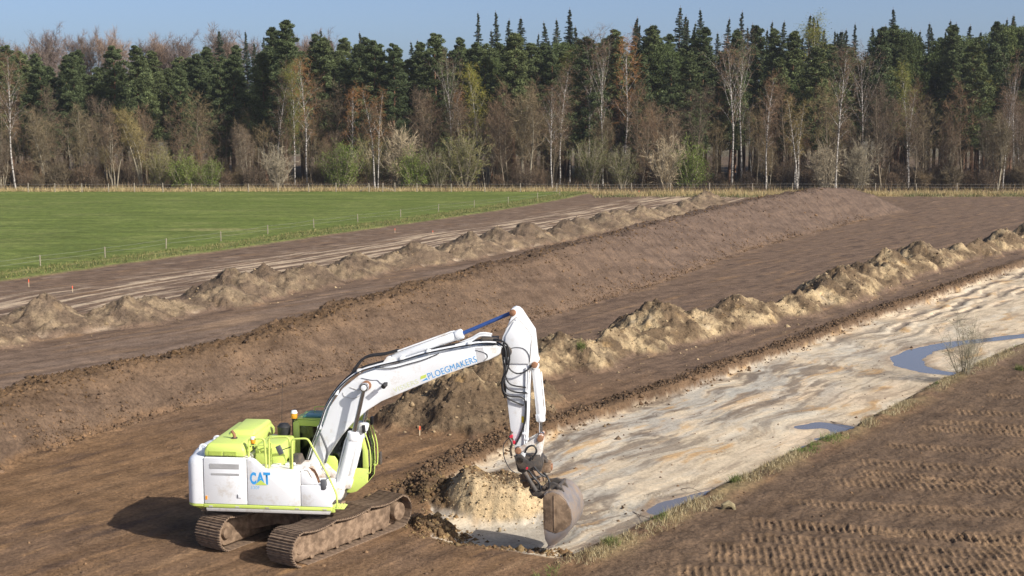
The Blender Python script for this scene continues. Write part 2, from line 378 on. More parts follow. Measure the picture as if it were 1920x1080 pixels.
    for lev, chain in PUDS:
        d = pud_d(x, y, chain) + 0.25*n_mid + 0.2*n_hi
        ring = sstep(2.6, 1.3, d); z = np.where(ring > 0, z*(1-ring) + ring*np.maximum(z, lev+0.012+0.03*np.clip(d-1.1,0,1)), z)
        k = sstep(1.3, 0.75, d); z = z*(1-k) + (lev-0.05)*k
        damp = np.maximum(damp, sstep(2.4, 1.1, d))
    # ---------------- zones
    zone = np.zeros(len(x), np.int8)                                   # 0 bare soil
    zone[(sM < 0) & (y < 217)] = 1                                     # meadow
    zone[bank > 0.5] = 2                                               # topsoil bank
    zone[(hw > 0.12) & (hm > 0.3)] = 3; zone[(hk > 0.12) & (hk >= hw)] = 4; zone[hp > 0.12] = 5
    zone[inside > 0.5] = 6
    zone[(sN > 0.45)] = 7                                              # field with crawler prints
    zone[(np.maximum(np.maximum(hp2, hp3), np.maximum(hp4, hp5)) > 0.08)] = 8
    zone[y >= 219] = 9                                                 # forest floor
    # ---------------- albedo
    def C(r, g, b): return np.array([r, g, b], np.float32)
    def mix(c, d, k): return c*(1-k[:,None]) + d*k[:,None]
    c = np.tile(C(.178,.108,.058), (len(x),1))
    c = mix(c, C(.135,.090,.062), sstep(-0.3, 0.5, n_lo + 0.4*streak)*0.9)
    c = mix(c, C(.146,.100,.070), sstep(48, 66, y))
    c = mix(c, C(.225,.140,.075), sstep(0.15, 0.6, streak)*0.6)
    c = mix(c, C(.078,.052,.040), sstep(0.2, 0.55, fbm(u*0.35, v*0.9, 4, 80))*0.65*bare)
    c = mix(c, C(.34,.20,.09), sstep(0.28, 0.6, fbm(u*0.3, v*1.6, 4, 81))*0.55*sstep(50, 40, y)*(1-field))
    c = mix(c, C(.255,.165,.095), sstep(0.25, 0.5, fbm(u*0.12+20, v*1.5, 3, 82))*0.5*(1-field))
    c = mix(c, C(.065,.045,.036), sstep(0.3, 0.55, fbm(u*0.22+60, v*1.1, 3, 83))*0.6*(1-field))
    road = sstep(0.5, 2.0, sBk)*sstep(-6.5, -8.5, sB); c = mix(c, C(.200,.145,.108), road*sstep(-0.2, 0.4, fbm(u*0.1, v*1.0, 4, 84)+0.15)*0.7)
    # pale machine tracks beside the meadow
    bs = sstep(0.3, 1.5, sM)*sstep(0, 1.0, -(sBk+0.4))*(1-sstep(0.0,0.3,hk))
    wig = sBk + 0.5*noise(u*0.05, u*0+1, 90)
    lines_ = sstep(-0.04, 0.2, fbm(u*0.07+0.4*n_lo, wig*1.5, 3, 91))
    c = mix(c, C(.47,.37,.26), bs*lines_*sstep(-17, -12, sBk + 2*n_lo)*sstep(-0.5, 0.1, n_mid+0.45)*0.9)
    c = mix(c, C(.30,.235,.18), bs*sstep(0.0, 0.5, n_mid)*0.35)
    c = mix(c, C(.30,.205,.13), np.exp(-(((x+15.6)*0.9-(y-77)*0.42)/0.8)**2-((y-77)/2.4)**2)*0.8)
    # bank
    c = mix(c, C(.120,.082,.056), bank)
    c = mix(c, C(.154,.104,.068), bank*sstep(0.05, 0.5, fbm(u*0.25, v*0.8, 4, 95))*0.7)
    c = mix(c, C(.110,.076,.052), np.clip(foot,0,1)*0.55*np.maximum(sstep(-.1,.5,n_hi),.3))
    c = mix(c, C(.115,.070,.034), crest*0.65*sstep(120, 60, y))
    c = mix(c, C(.090,.064,.047), crest*0.5*sstep(60, 120, y))
    c = mix(c, C(.116,.083,.064), bank*sstep(70, 110, y)*0.8)
    # sandy heaps
    sandy = C(.40,.305,.18); earthy = C(.135,.095,.058)
    hn = fbm(x*0.45, y*0.45, 4, 100) + 0.45*fbm(x*2, y*2, 3, 101)
    hcol = mix(np.tile(earthy, (len(x),1)), sandy, sstep(-0.15, 0.35, hn))
    hcol = mix(hcol, C(.47,.39,.27), sstep(0.42, 0.75, hn)*0.8)
    hcol = mix(hcol, C(.44,.28,.11), sstep(0.3, 0.6, fbm(x*0.8, y*0.8, 3, 102))*0.35)
    hcol = mix(hcol, C(.10,.078,.06), sstep(0.25, 0.6, fbm(x*1.2, y*1.2, 4, 103))*0.6)
    hcol = mix(hcol, C(.115,.085,.06), sstep(-0.02, 0.35, fbm(u*0.35+3, v*0.5, 5, 104, 0.62)-0.12)*0.7)
    bcol = mix(hcol, C(.145,.107,.078), np.full(len(x), .6, np.float32))
    kk = sstep(0.05, 0.3, hk); c = mix(c, bcol, kk); kw = sstep(0.05, 0.3, hw); c = mix(c, hcol, kw)
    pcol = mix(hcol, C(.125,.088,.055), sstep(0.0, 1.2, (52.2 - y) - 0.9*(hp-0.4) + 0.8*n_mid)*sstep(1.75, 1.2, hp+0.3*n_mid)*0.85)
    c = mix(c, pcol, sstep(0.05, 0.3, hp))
    # sand floor
    up_ = sstep(8, 3, sE + 1.5*n_lo)*sstep(85, 60, y)                    # the rougher half next to the rim
    b1 = fbm(uu*0.13, vv*0.6, 6, 110, 0.62); b2 = fbm(uu*0.10+31, vv*0.45, 4, 111); b3 = fbm(uu*0.2+11, vv*0.9+5, 6, 112, 0.65); th = fbm(uu*0.3, vv*4.0, 4, 113)
    s = np.tile(C(.545,.45,.32), (len(x),1))
    s = mix(s, C(.60,.465,.32), sstep(0.0, 0.45, b2)*0.6)
    s = mix(s, C(.52,.49,.41), sstep(0.0, 0.4, b1)*0.5)
    s = mix(s, C(.30,.305,.29), sstep(-0.15, 0.15, b3)*up_*0.62)
    s = mix(s, C(.47,.29,.125), sstep(0.12, 0.4, fbm(uu*0.2+9, vv*0.9, 6, 114, 0.62))*0.8)
    s = mix(s, C(.16,.125,.095), sstep(-0.02, 0.22, fbm(uu*0.22+50, vv*1.1, 6, 115, 0.66)-0.0)*(0.28+0.55*up_))
    s = mix(s, C(.23,.175,.125), sstep(0.12, 0.4, th)*0.5); s = mix(s, C(.60,.54,.45), sstep(0.3, 0.55, -th)*0.35)
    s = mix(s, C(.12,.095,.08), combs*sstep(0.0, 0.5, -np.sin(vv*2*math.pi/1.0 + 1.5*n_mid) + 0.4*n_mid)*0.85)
    s = mix(s, C(.30,.165,.085), sstep(1.4, 0.2, -sN)*sstep(-0.1, 0.35, n_mid+0.3*n_lo)*0.75)
    s = mix(s, C(.225,.165,.12), damp*0.6)
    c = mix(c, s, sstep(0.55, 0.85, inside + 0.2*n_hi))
    dk = np.clip(rim*1.3, 0, 1)*(1-inside*0.6)
    c = mix(c, C(.105,.068,.040), dk*0.85)
    # bare field on the right
    f = np.tile(C(.122,.083,.055), (len(x),1))
    f = mix(f, C(.155,.102,.062), sstep(-0.1, 0.5, streak+0.3*n_mid)*0.6)
    f = mix(f, C(.235,.155,.09), tread*0.75)
    c = mix(c, f, field)
    # dig
    c = mix(c, C(.42,.375,.30), hole*0.9)
    dn = sstep(-0.2, 0.3, n_mid + 0.4*n_hi)
    c = mix(c, mix(np.tile(C(.47,.355,.21), (len(x),1)), C(.30,.24,.15), sstep(0.0,0.5,n_hi)), sstep(0.03, 0.2, hp2)*0.95)
    c = mix(c, C(.115,.076,.044), sstep(0.62, 0.8, hp2 + 0.25*n_mid)*sstep(39.6, 40.4, y + 0.3*n_mid)*0.85)
    dd = np.maximum(np.maximum(hp3, hp4), hp5)
    c = mix(c, mix(np.tile(C(.10,.068,.040), (len(x),1)), C(.19,.12,.06), dn), sstep(0.03, 0.15, dd)*(1-sstep(0.1, 0.3, hp2)))
    # grass under-colour
    gn = fbm(x*0.12, y*0.12, 4, 120); gf = fbm(x*1.5, y*1.5, 4, 121); gs = fbm(x*0.05, y*0.9, 4, 122)
    g = np.tile(C(.114,.148,.034), (len(x),1))
    g = mix(g, C(.142,.174,.046), sstep(-0.2, 0.4, gn+0.5*gs))
    g = mix(g, C(.078,.112,.028), sstep(0.0, 0.5, gf)*0.6)
    g = mix(g, C(.22,.22,.08), sstep(0.25, 0.6, gs+0.5*gn)*0.35)
    g = mix(g, C(.34,.30,.14), np.exp(-(((x+30)/4)**2+((y-140.5)/1.5)**2))*sstep(-0.3, 0.2, gf)*0.9)
    whl = np.exp(-(np.abs(((y-0.25*x+1.5*n_lo) % 14.0)-7.0)-0.9)**2/0.12); g = mix(g, C(.16,.175,.062), np.clip(whl,0,1)*0.2*sstep(-0.2,0.2,gn))
    edge_g = sstep(-3.4, -1.2, sM)*sstep(0.3,-0.2,sM)
    g = mix(g, C(.115,.125,.045), edge_g*0.75)
    g = mix(g, C(.25,.22,.09), np.exp(-((sM+2.2)/0.35)**2)*0.7)
    c = mix(c, g, (1-bare)*sstep(219, 216, y))
    # grassy strip beside the sand
    c = mix(c, C(.19,.155,.08), nrim*sstep(-0.25, 0.3, n_mid)*0.75)
    # dry verge and forest floor
    vg = sstep(0, 3, y + 1.2*n_mid - np.where(x > 14, 203.0, 209.0))*bare
    c = mix(c, C(.25,.20,.095), vg*sstep(-0.3, 0.3, gf+0.2)*0.8)
    ff = sstep(217, 221, y + n_mid)
    c = mix(c, C(.115,.082,.055), ff)
    c = mix(c, C(.20,.15,.085), ff*sstep(0.1, 0.5, n_mid))
    return z, zone, np.clip(c, 0.01, 0.9)

def build_terrain():
    NC = 780
    # closer rows near by and on the heaps, wider ones far away; the strip is wider than the view on both sides
    ys = [24.0]
    while ys[-1] < 227: ys.append(ys[-1] + float(np.interp(ys[-1], [24,33,45,60,80,110,160,226], [.10,.055,.062,.085,.14,.21,.40,.85])))
    ys = np.concatenate([np.array(ys), np.array([232,240,252,275,310,360,430])])
    s = np.linspace(-1, 1, NC)
    Y = np.repeat(ys[:,None], NC, 1); X = s[None,:]*(2.5 + ys[:,None]*0.405)
    nr = len(ys)
    x = X.ravel(); y = Y.ravel()
    z, zone, c = terrain(x, y)
    V = np.stack([x, y, z], 1).astype(np.float32)
    i = np.arange((nr-1)*NC).reshape(nr-1, NC)[:, :-1].ravel()
    F = np.stack([i, i+1, i+NC+1, i+NC], 1)
    fz = zone[i]
    global TZ
    TZ = (ys, NC, z.reshape(nr, NC))
    earth = mat_earth('earth', 0.6); sandm = mat_earth('sand', 0.3, g=0.6); spoil = mat_earth('spoil', 0.9); grass_m = mat_earth('meadow_grass', 0.6, 1.0, True)
    info = {
        0: ('ground', 'structure', earth, None, None),
        1: ('meadow', 'structure', grass_m, None, None),
        2: ('soil_bank', None, earth, 'long brown topsoil bank with cloddy foot running to the forest edge', 'soil bank'),
        3: ('spoil_windrow', None, spoil, 'row of merged sandy yellow spoil heaps beyond the pale sand floor', 'spoil heap'),
        4: ('spoil_windrow', None, spoil, 'low grey-brown lumpy spoil row between the meadow strip and the long bank', 'spoil heap'),
        5: ('spoil_pile', None, spoil, 'big spoil pile with dark lower half behind the excavator boom', 'spoil heap'),
        6: ('sand_floor', 'structure', sandm, None, None),
        7: ('field', 'structure', earth, None, None),
        8: ('dug_heap', None, mat_earth('dug_sand', 0.7, g=0.7), 'fresh yellow sand and dark clods heaped around the hole beside the bucket', 'spoil heap'),
        9: ('forest_floor', 'structure', earth, None, None),
    }
    for k, (nm, kind, m, lab, cat) in info.items():
        fk = F[fz == k]
        if len(fk) == 0: continue
        used = np.unique(fk); mp = np.full(len(V), -1, np.int32); mp[used] = np.arange(len(used))
        me = np_mesh(nm, V[used], mp[fk], True, c[used])
        o = link(nm, me, m)
        tag(o, lab, cat, None, kind)
    # the land carries on outside the mapped strip
    b = MB(); b.add([(-6000,-3000,-1.3),(6000,-3000,-1.3),(6000,9000,-1.3),(-6000,9000,-1.3)], [(0,1,2,3)])
    o = b.build('terrain', mat_plain('far_land', (.12,.10,.06), 0.95, var=0.3, scale=0.02, spec=0.1)); tag(o, kind='structure')

def hz(x, y):
    if np.ndim(x) == 0 and y > 221: return np.zeros(1)
    return terrain(np.atleast_1d(np.float32(x)), np.atleast_1d(np.float32(y)))[0]
build_terrain()

# ------------------------------------------------------------------ water in the low spots of the sand floor
def water_mat():
    m, N, L, P = M_new('water')
    P.inputs['Base Color'].default_value = (.15,.14,.145,1); P.inputs['Roughness'].default_value = 0.04
    P.inputs['IOR'].default_value = 1.33; P.inputs['Specular IOR Level'].default_value = 0.8
    n = N.new('ShaderNodeTexNoise'); n.inputs['Scale'].default_value = 6
    g = N.new('ShaderNodeNewGeometry'); L.new(g.outputs['Position'], n.inputs['Vector'])
    b = N.new('ShaderNodeBump'); b.inputs['Strength'].default_value = 0.03; b.inputs['Distance'].default_value = 0.01
    L.new(n.outputs[0], b.inputs['Height']); L.new(b.outputs[0], P.inputs['Normal'])
    return m
WATER = water_mat()
def puddle(lev, chain):
    P = [Vector((p[0], p[1], 0)) for p in chain]; R = [p[2] for p in chain]; n = len(P)
    Lf, Rt = [], []
    for i in range(n):
        t = (P[min(i+1,n-1)]-P[max(i-1,0)]).normalized(); q = Vector((-t.y, t.x, 0))
        e = P[i] + (t*(-R[i]*1.5) if i == 0 else t*(R[i]*1.5) if i == n-1 else Vector((0,0,0)))
        Lf.append((e+q*R[i]*1.6)[:2]+(lev,)); Rt.append((e-q*R[i]*1.6)[:2]+(lev,))
    b = MB(); b.add(Lf+Rt, [(i, n+i, n+i+1, i+1) for i in range(n-1)])
    o = b.build('puddle', WATER); tag(o, kind='structure'); return o
for lev, chain in PUDS: puddle(lev, chain)
# ------------------------------------------------------------------ plants
def perp_rand(D, r):
    q = r.normal(size=D.shape); q -= D*(np.sum(q*D,1,keepdims=True)); q /= np.linalg.norm(q,axis=1,keepdims=True)+1e-9; return q
def unit(v): return v/(np.linalg.norm(v, axis=-1, keepdims=True)+1e-9)

class Tree:
    """collects wood tubes and twig / leaf triangles"""
    def __init__(self, seed): self.r = np.random.default_rng(seed); self.V=[]; self.F=[]; self.n=0; self.tw=[]; self.twc=[]
    def tube(self, pts, rad, sides=5):
        pts = np.asarray(pts, float); m = len(pts)
        t = np.gradient(pts, axis=0); t = unit(t); a = unit(np.cross(t, np.array([0.31,0.95,0.05]))); b = np.cross(t, a)
        ang = np.arange(sides)*2*np.pi/sides
        ring = (a[:,None,:]*np.cos(ang)[None,:,None] + b[:,None,:]*np.sin(ang)[None,:,None])*np.asarray(rad)[:,None,None] + pts[:,None,:]
        self.V.append(ring.reshape(-1,3))
        i = np.arange(m-1)[:,None]*sides; k = np.arange(sides)[None,:]; k2 = (k+1)%sides
        self.F.append((np.stack([i+k, i+k2, i+sides+k2, i+sides+k], -1).reshape(-1,4))+self.n); self.n += m*sides
    def twigs(self, P, D, L, w, droop=0.0, c=(0.2,0.14,0.1), cv=0.25):
        P = np.asarray(P); D = unit(np.asarray(D)); n = len(P); L = np.broadcast_to(L, (n,)); w = np.broadcast_to(w, (n,))
        q = perp_rand(D, self.r)*w[:,None]*0.5
        tip = P + D*L[:,None]; tip[:,2] -= droop*L
        mid = P + D*(L*0.55)[:,None]; mid[:,2] -= droop*0.25*L
        # two triangles: a bent tapering blade
        tri = np.stack([P-q, P+q, mid+q*0.6, P-q, mid+q*0.6, mid-q*0.6, mid-q*0.6, mid+q*0.6, tip], 1).reshape(-1,3)
        self.tw.append(tri)
        cc = np.asarray(c)[None,:]*(1+cv*self.r.uniform(-1,1,(n,1)))
        self.twc.append(np.repeat(cc, 9, 0))
    def leaves(self, P, size, c, cv=0.3, up=0.0):
        P = np.asarray(P); n = len(P)
        a = unit(self.r.normal(size=(n,3))); a[:,2] += up; a = unit(a); b = perp_rand(a, self.r)
        s = size*self.r.uniform(0.6,1.3,(n,1))
        tri = np.stack([P-a*s*.5-b*s*.28, P-a*s*.5+b*s*.28, P+a*s*.6], 1).reshape(-1,3)
        self.tw.append(tri); cc = np.asarray(c)[None,:]*(1+cv*self.r.uniform(-1,1,(n,1))); self.twc.append(np.repeat(cc, 3, 0))
    def meshes(self, nm):
        wood = np_mesh(nm+'_wood', np.concatenate(self.V), np.concatenate(self.F), True)
        T = np.concatenate(self.tw); crown = np_mesh(nm+'_crown', T, np.arange(len(T)).reshape(-1,3), False, np.clip(np.concatenate(self.twc),0.005,0.9))
        return wood, crown

def bend_line(r, p0, d0, L, n, wander, up=0.0):
    pts = [np.array(p0, float)]; d = np.array(d0, float); d /= np.linalg.norm(d)
    for i in range(n):
        d = d + r.normal(size=3)*wander + np.array([0,0,up]); d /= np.linalg.norm(d); pts.append(pts[-1]+d*L/n)
    return np.array(pts)

def bare_tree(seed, H=16, r0=0.16, first=0.3, limbs=26, llen=4.0, ang=0.9, sub=6, tw=9, tlen=1.0, tw_w=0.03, tcol=(.2,.14,.1), stems=1, spread=0.2, droop=0.0, up=0.06, leaf=None, wander=0.05, tcol_top=None, lean=(0,0)):
    T = Tree(seed); r = T.r
    for s in range(stems):
        a = r.uniform(0, 6.28) if stems > 1 else 0
        d0 = np.array([math.cos(a)*spread*(stems>1)+lean[0], math.sin(a)*spread*(stems>1)+lean[1], 1.0])
        h = H*(r.uniform(0.75,1.0) if s else 1.0)
        st = bend_line(r, (0.25*math.cos(a)*(stems>1), 0.25*math.sin(a)*(stems>1), -0.3), d0, h+0.3, 10, wander, 0.02)
        rr = r0*np.linspace(1.1, 0.10, 11)**0.9*(1 if s == 0 else 0.75); T.tube(st, rr, 6)
        nl = max(4, int(limbs/(1 if s == 0 else 1.6)))
        for k in range(nl):
            f = first + (0.98-first)*((k+r.uniform(0,1))/nl); idx = f*10; i0 = int(min(idx, 9)); p = st[i0]+(st[i0+1]-st[i0])*(idx-i0)
            az = k*2.4 + r.uniform(-.5,.5); shape = math.sin(min(1,(f-first)/(1-first)+0.18)*math.pi*0.86)**0.7
            L = llen*max(0.22, shape)*r.uniform(0.7,1.15); el = ang*r.uniform(0.75,1.2)
            d = np.array([math.cos(az)*math.sin(el), math.sin(az)*math.sin(el), math.cos(el)])
            lb = bend_line(r, p, d, L, 5, 0.13, up); rb = r0*(1-f*0.75)*0.38
            T.tube(lb, rb*np.linspace(1, 0.2, 6), 4)
            SP, SD = [], []
            for j in range(sub):
                g = r.uniform(0.25, 1.0)*5; g0 = int(min(g, 4)); q = lb[g0]+(lb[g0+1]-lb[g0])*(g-g0)
                sd = unit(lb[g0+1]-lb[g0] + r.normal(size=3)*0.55 + np.array([0,0,0.1])); sl = L*r.uniform(0.25,0.5)
                sb = bend_line(r, q, sd, sl, 3, 0.2, up)
                T.tube(sb, rb*0.4*np.linspace(1, 0.25, 4), 3)
                g2 = r.uniform(0, 3, tw); gi = np.minimum(g2.astype(int), 2); qq = sb[gi]+(sb[gi+1]-sb[gi])*(g2-gi)[:,None]
                SP.append(qq); SD.append(unit(sb[gi+1]-sb[gi]) + r.normal(size=(tw,3))*0.6)
            SP = np.concatenate(SP); SD = np.concatenate(SD); n = len(SP)
            cc = tcol if (tcol_top is None or f < 0.6) else tcol_top
            LL = tlen*r.uniform(0.5,1.3,n); T.twigs(SP, SD, LL, tw_w*r.uniform(0.7,1.3,n), droop, cc)
            if leaf:
                cnt, size, lc = leaf; Q = np.repeat(SP, cnt, 0) + r.normal(size=(n*cnt,3))*0.28 + np.repeat(unit(SD)*LL[:,None]*0.6, cnt, 0)
                T.leaves(Q, size, lc)
    return T

def shrub(seed, H=4, R=2.5, stems=26, sub=9, tw=7, tcol=(.22,.18,.12), tw_w=0.03, leaf=None, tlen=0.7, sr=1.0):
    T = Tree(seed); r = T.r
    for s in range(stems):
        a = r.uniform(0, 6.28); lean_ = r.uniform(0.05, 1.0); h = H*r.uniform(0.6, 1.05)*(1-0.25*lean_)
        d = np.array([math.cos(a)*lean_*R/H, math.sin(a)*lean_*R/H, 1.0])
        st = bend_line(r, (math.cos(a)*0.3*lean_, math.sin(a)*0.3*lean_, -0.1), d, h, 6, 0.09, 0.03)
        T.tube(st, sr*0.05*np.linspace(1, 0.2, 7)*(H/4)**0.5, 4)
        SP, SD = [], []
        for j in range(sub):
            g = r.uniform(0.18, 1.0)*6; g0 = int(min(g, 5)); q = st[g0]+(st[g0+1]-st[g0])*(g-g0)
            sb = bend_line(r, q, unit(st[g0+1]-st[g0]+r.normal(size=3)*0.5), h*r.uniform(0.12,0.28), 2, 0.15, 0.08)
            T.tube(sb, sr*0.014*np.linspace(1, 0.4, 3), 3)
            g2 = r.uniform(0, 2, tw); gi = np.minimum(g2.astype(int), 1); SP.append(sb[gi]+(sb[gi+1]-sb[gi])*(g2-gi)[:,None]); SD.append(unit(sb[gi+1]-sb[gi])+r.normal(size=(tw,3))*0.5)
        SP = np.concatenate(SP); SD = np.concatenate(SD); n = len(SP); LL = tlen*r.uniform(0.5,1.2,n)
        T.twigs(SP, SD, LL, tw_w*r.uniform(0.7,1.3,n), 0, tcol)
        if leaf:
            cnt, size, lc = leaf; Q = np.repeat(SP, cnt, 0)+np.repeat(unit(SD)*LL[:,None]*0.6, cnt, 0)+r.normal(size=(n*cnt,3))*0.16; T.leaves(Q, size, lc)
    return T

def pine(seed, H=20, r0=0.2, first=0.4, R=2.4, clumps=64, cr=0.85, per=230, dome=False, c=(.092,.116,.052)):
    T = Tree(seed); r = T.r
    st = bend_line(r, (0,0,-0.3), (0,0,1), H-0.5, 10, 0.025, 0.02); T.tube(st, r0*np.linspace(1.1,0.15,11), 6)
    for k in range(clumps):
        f = first+(1-first)*((k+r.uniform(0,1))/clumps)**(0.75 if dome else 0.95); idx = min(f*10, 9.99); i0 = int(idx); p = st[i0]+(st[i0+1]-st[i0])*(idx-i0)
        q = (f-first)/(1-first)
        rad = R*((1-q**2.6)**0.5*0.95+0.12 if dome else (1-q)**0.7*(0.55+0.45*min(1,q*5))+0.10)*r.uniform(0.55,1.08)
        az = k*2.4+r.uniform(-.4,.4); tipd = np.array([math.cos(az), math.sin(az), 0.28 if not dome else 0.35])
        e = p + tipd*rad
        lb = np.array([p, p+tipd*rad*0.5+np.array([0,0,-0.08*rad]), e]); T.tube(lb, r0*0.28*(1-f*0.6)*np.array([1,.7,.3]), 4)
        for (cen, s) in ((e, 1.0), (p+tipd*rad*0.55, 0.8)):
            rr = cr*r.uniform(0.6,1.15)*s*(1.0 if dome else (1.15-0.65*q))
            n = int(per*s); d = unit(r.normal(size=(n,3))); rad_ = r.uniform(0.35,1.0,(n,1))**0.6
            P = cen + d*rad_*np.array([rr, rr, rr*0.8]); P[:,2] += 0.1*rr
            ax = unit(d*0.9 + r.normal(size=(n,3))*0.5 + np.array([0,0,0.35])); b = perp_rand(ax, r); sz = 0.22*r.uniform(0.6,1.3,(n,1))
            tri = np.stack([P-ax*sz*.5-b*sz*.24, P-ax*sz*.5+b*sz*.24, P+ax*sz*.7], 1).reshape(-1,3); T.tw.append(tri)
            cc = np.asarray(c)[None,:]*(1+0.35*r.uniform(-1,1,(n,1)))*r.uniform(0.65,1.3); T.twc.append(np.repeat(cc,3,0))
    return T

def spruce(seed, H=30, r0=0.28, first=0.2, R=3.4, c=(.058,.082,.054)):
    T = Tree(seed); r = T.r
    st = bend_line(r, (0,0,-0.3), (0,0,1), H, 10, 0.012, 0.02); T.tube(st, r0*np.linspace(1.1,0.06,11), 6)
    z = first*H
    while z < H*0.985:
        q = (z/H-first)/(1-first); rad = R*(1-q)**1.0*r.uniform(0.55,1.15)+0.10; nb = 3
        idx = z/H*10; i0 = int(min(idx,9)); p = st[i0]+(st[i0+1]-st[i0])*(idx-i0)
        for k in range(nb):
            az = r.uniform(0,6.28); rl = rad*r.uniform(0.7,1.1); up = 0.10-0.35*(1-q)
            d = np.array([math.cos(az), math.sin(az), up]); e = p+d*rl
            T.tube(np.array([p, e]), np.array([0.035, 0.008]), 3)
            n = int(30+46*rl); t = r.uniform(0.12,1.0,(n,1)); side = np.array([-math.sin(az), math.cos(az), 0])
            wv = (1-t*0.75)*0.30*rl**0.7
            P = p+d*rl*t+side*wv*r.uniform(-1,1,(n,1)); P[:,2] -= np.abs(r.normal(size=n))*0.13
            ax = unit(d*0.8+side*r.uniform(-1,1,(n,1))+r.normal(size=(n,3))*0.3+np.array([0,0,-0.15])); b = perp_rand(ax, r); sz = (0.16+0.20*(1-q))*r.uniform(0.6,1.2,(n,1))
            tri = np.stack([P-ax*sz*.5-b*sz*.22, P-ax*sz*.5+b*sz*.22, P+ax*sz*.7],1).reshape(-1,3); T.tw.append(tri)
            cc = np.asarray(c)[None,:]*(1+0.35*r.uniform(-1,1,(n,1))); T.twc.append(np.repeat(cc,3,0))
        z += (0.42+0.4*(1-q))*0.5*r.uniform(0.5,1.4)
    return T

def mat_crown(name, sat=0.25):
    m, N, L, P = M_new(name)
    at = N.new('ShaderNodeAttribute'); at.attribute_name = 'col'
    oi = N.new('ShaderNodeObjectInfo'); r = ramp(N, [(0.0,(.78,.80,.80)),(0.5,(1,1,1)),(1.0,(1.28,1.2,1.08))])
    L.new(oi.outputs['Random'], r.inputs[0])
    mx = N.new('ShaderNodeMixRGB'); mx.blend_type = 'MULTIPLY'; mx.inputs[0].default_value = 1
    L.new(at.outputs['Color'], mx.inputs[1]); L.new(r.outputs[0], mx.inputs[2]); L.new(mx.outputs[0], P.inputs['Base Color'])
    P.inputs['Roughness'].default_value = 0.85; P.inputs['Specular IOR Level'].default_value = 0.12
    return m
def mat_birch():
    m, N, L, P = M_new('birch_bark')
    tc = N.new('ShaderNodeTexCoord'); mp = N.new('ShaderNodeMapping'); mp.inputs['Scale'].default_value = (1.2,1.2,3.5)
    n = N.new('ShaderNodeTexNoise'); n.inputs['Scale'].default_value = 1.6; n.inputs['Detail'].default_value = 6
    L.new(tc.outputs['Object'], mp.inputs[0]); L.new(mp.outputs[0], n.inputs['Vector'])
    r = ramp(N, [(0.38,(.05,.045,.04)),(0.52,(.34,.31,.27)),(0.72,(.56,.53,.48))]); L.new(n.outputs[0], r.inputs[0])
    L.new(r.outputs[0], P.inputs['Base Color']); P.inputs['Roughness'].default_value = 0.8
    return m
CROWN = mat_crown('twigs_and_needles'); BIRCHB = mat_birch()
BARK_G = mat_plain('grey_bark', (.165,.135,.095), 0.95, var=0.35, scale=3, spec=0.1)
BARK_P = mat_plain('pine_bark', (.17,.095,.060), 0.95, var=0.35, scale=3, spec=0.1)
BARK_S = mat_plain('shrub_bark', (.27,.235,.17), 0.95, var=0.35, scale=3, spec=0.1)

def lib(name, T, bark):
    wd, cr = T.meshes(name); wd.materials.append(bark); cr.materials.append(CROWN); return (wd, cr)
BIRCH_BROWN, BIRCH_OR, BIRCH_YG = (.16,.105,.065), (.24,.125,.05), (.22,.20,.05)
LIB = {}
kw = dict(H=19, r0=0.135, first=0.36, limbs=30, llen=3.6, ang=0.55, sub=6, tw=9, tlen=1.1, tw_w=0.026, droop=0.25, up=0.05, wander=0.035)
LIB['birch'] = [lib('birch%d'%i, bare_tree(100+i, tcol=[BIRCH_BROWN,BIRCH_OR,BIRCH_BROWN][i], **kw), BIRCHB) for i in range(3)]
LIB['birch_yg'] = [lib('birchyg%d'%i, bare_tree(110+i, tcol=BIRCH_YG, leaf=(2,0.13,(.20,.21,.045)), **kw), BIRCHB) for i in range(2)]
kt = dict(kw); kt.update(stems=2, spread=0.085, H=16.5, limbs=22, llen=2.6)
LIB['birch_twin'] = [lib('birchtwin', bare_tree(121, tcol=BIRCH_OR, **kt), BIRCHB)]
kt3 = dict(kw); kt3.update(stems=3, spread=0.09, H=15.5, limbs=18, llen=2.3)
LIB['birch_trip'] = [lib('birchtrip', bare_tree(125, tcol=(.20,.155,.06), **kt3), BIRCHB)]
kb = dict(kw); kb.update(H=19, first=0.42, limbs=16, llen=7.0, ang=0.42, sub=7, r0=0.18, up=0.07, tw=10)
LIB['birch_fork'] = [lib('birchfork%d'%i, bare_tree(130+i, tcol=BIRCH_BROWN, **kb), BIRCHB) for i in range(2)]
kg = dict(H=14.5, r0=0.16, first=0.20, limbs=32, llen=4.6, ang=0.72, sub=7, tw=10, tlen=1.05, tw_w=0.03, up=0.07, wander=0.06)
LIB['bare'] = [lib('bare%d'%i, bare_tree(140+i, tcol=[(.150,.108,.070),(.165,.108,.066),(.125,.092,.064),(.175,.138,.075)][i], **kg), BARK_G) for i in range(4)]
ks = dict(kg); ks.update(stems=4, spread=0.16, H=12, limbs=20, llen=2.8, first=0.28, ang=0.55)
LIB['multi'] = [lib('multi%d'%i, bare_tree(150+i, tcol=[(.185,.145,.085),(.19,.16,.07),(.15,.112,.075)][i], **ks), BARK_S) for i in range(3)]
ko = dict(kg); ko.update(H=23, r0=0.32, first=0.3, limbs=40, llen=7.0, ang=0.62, sub=10, tw=20, tlen=1.15, tw_w=0.034, wander=0.05, up=0.10)
LIB['oak'] = [lib('oak%d'%i, bare_tree(160+i, tcol=[(.19,.145,.125),(.21,.155,.12)][i], **ko), BARK_G) for i in range(2)]
LIB['shrub_tan'] = [lib('shrubtan%d'%i, shrub(170+i, 6.2, 3.6, 40, 11, 8, (.36,.305,.21), 0.032, None, 0.75), BARK_S) for i in range(2)]
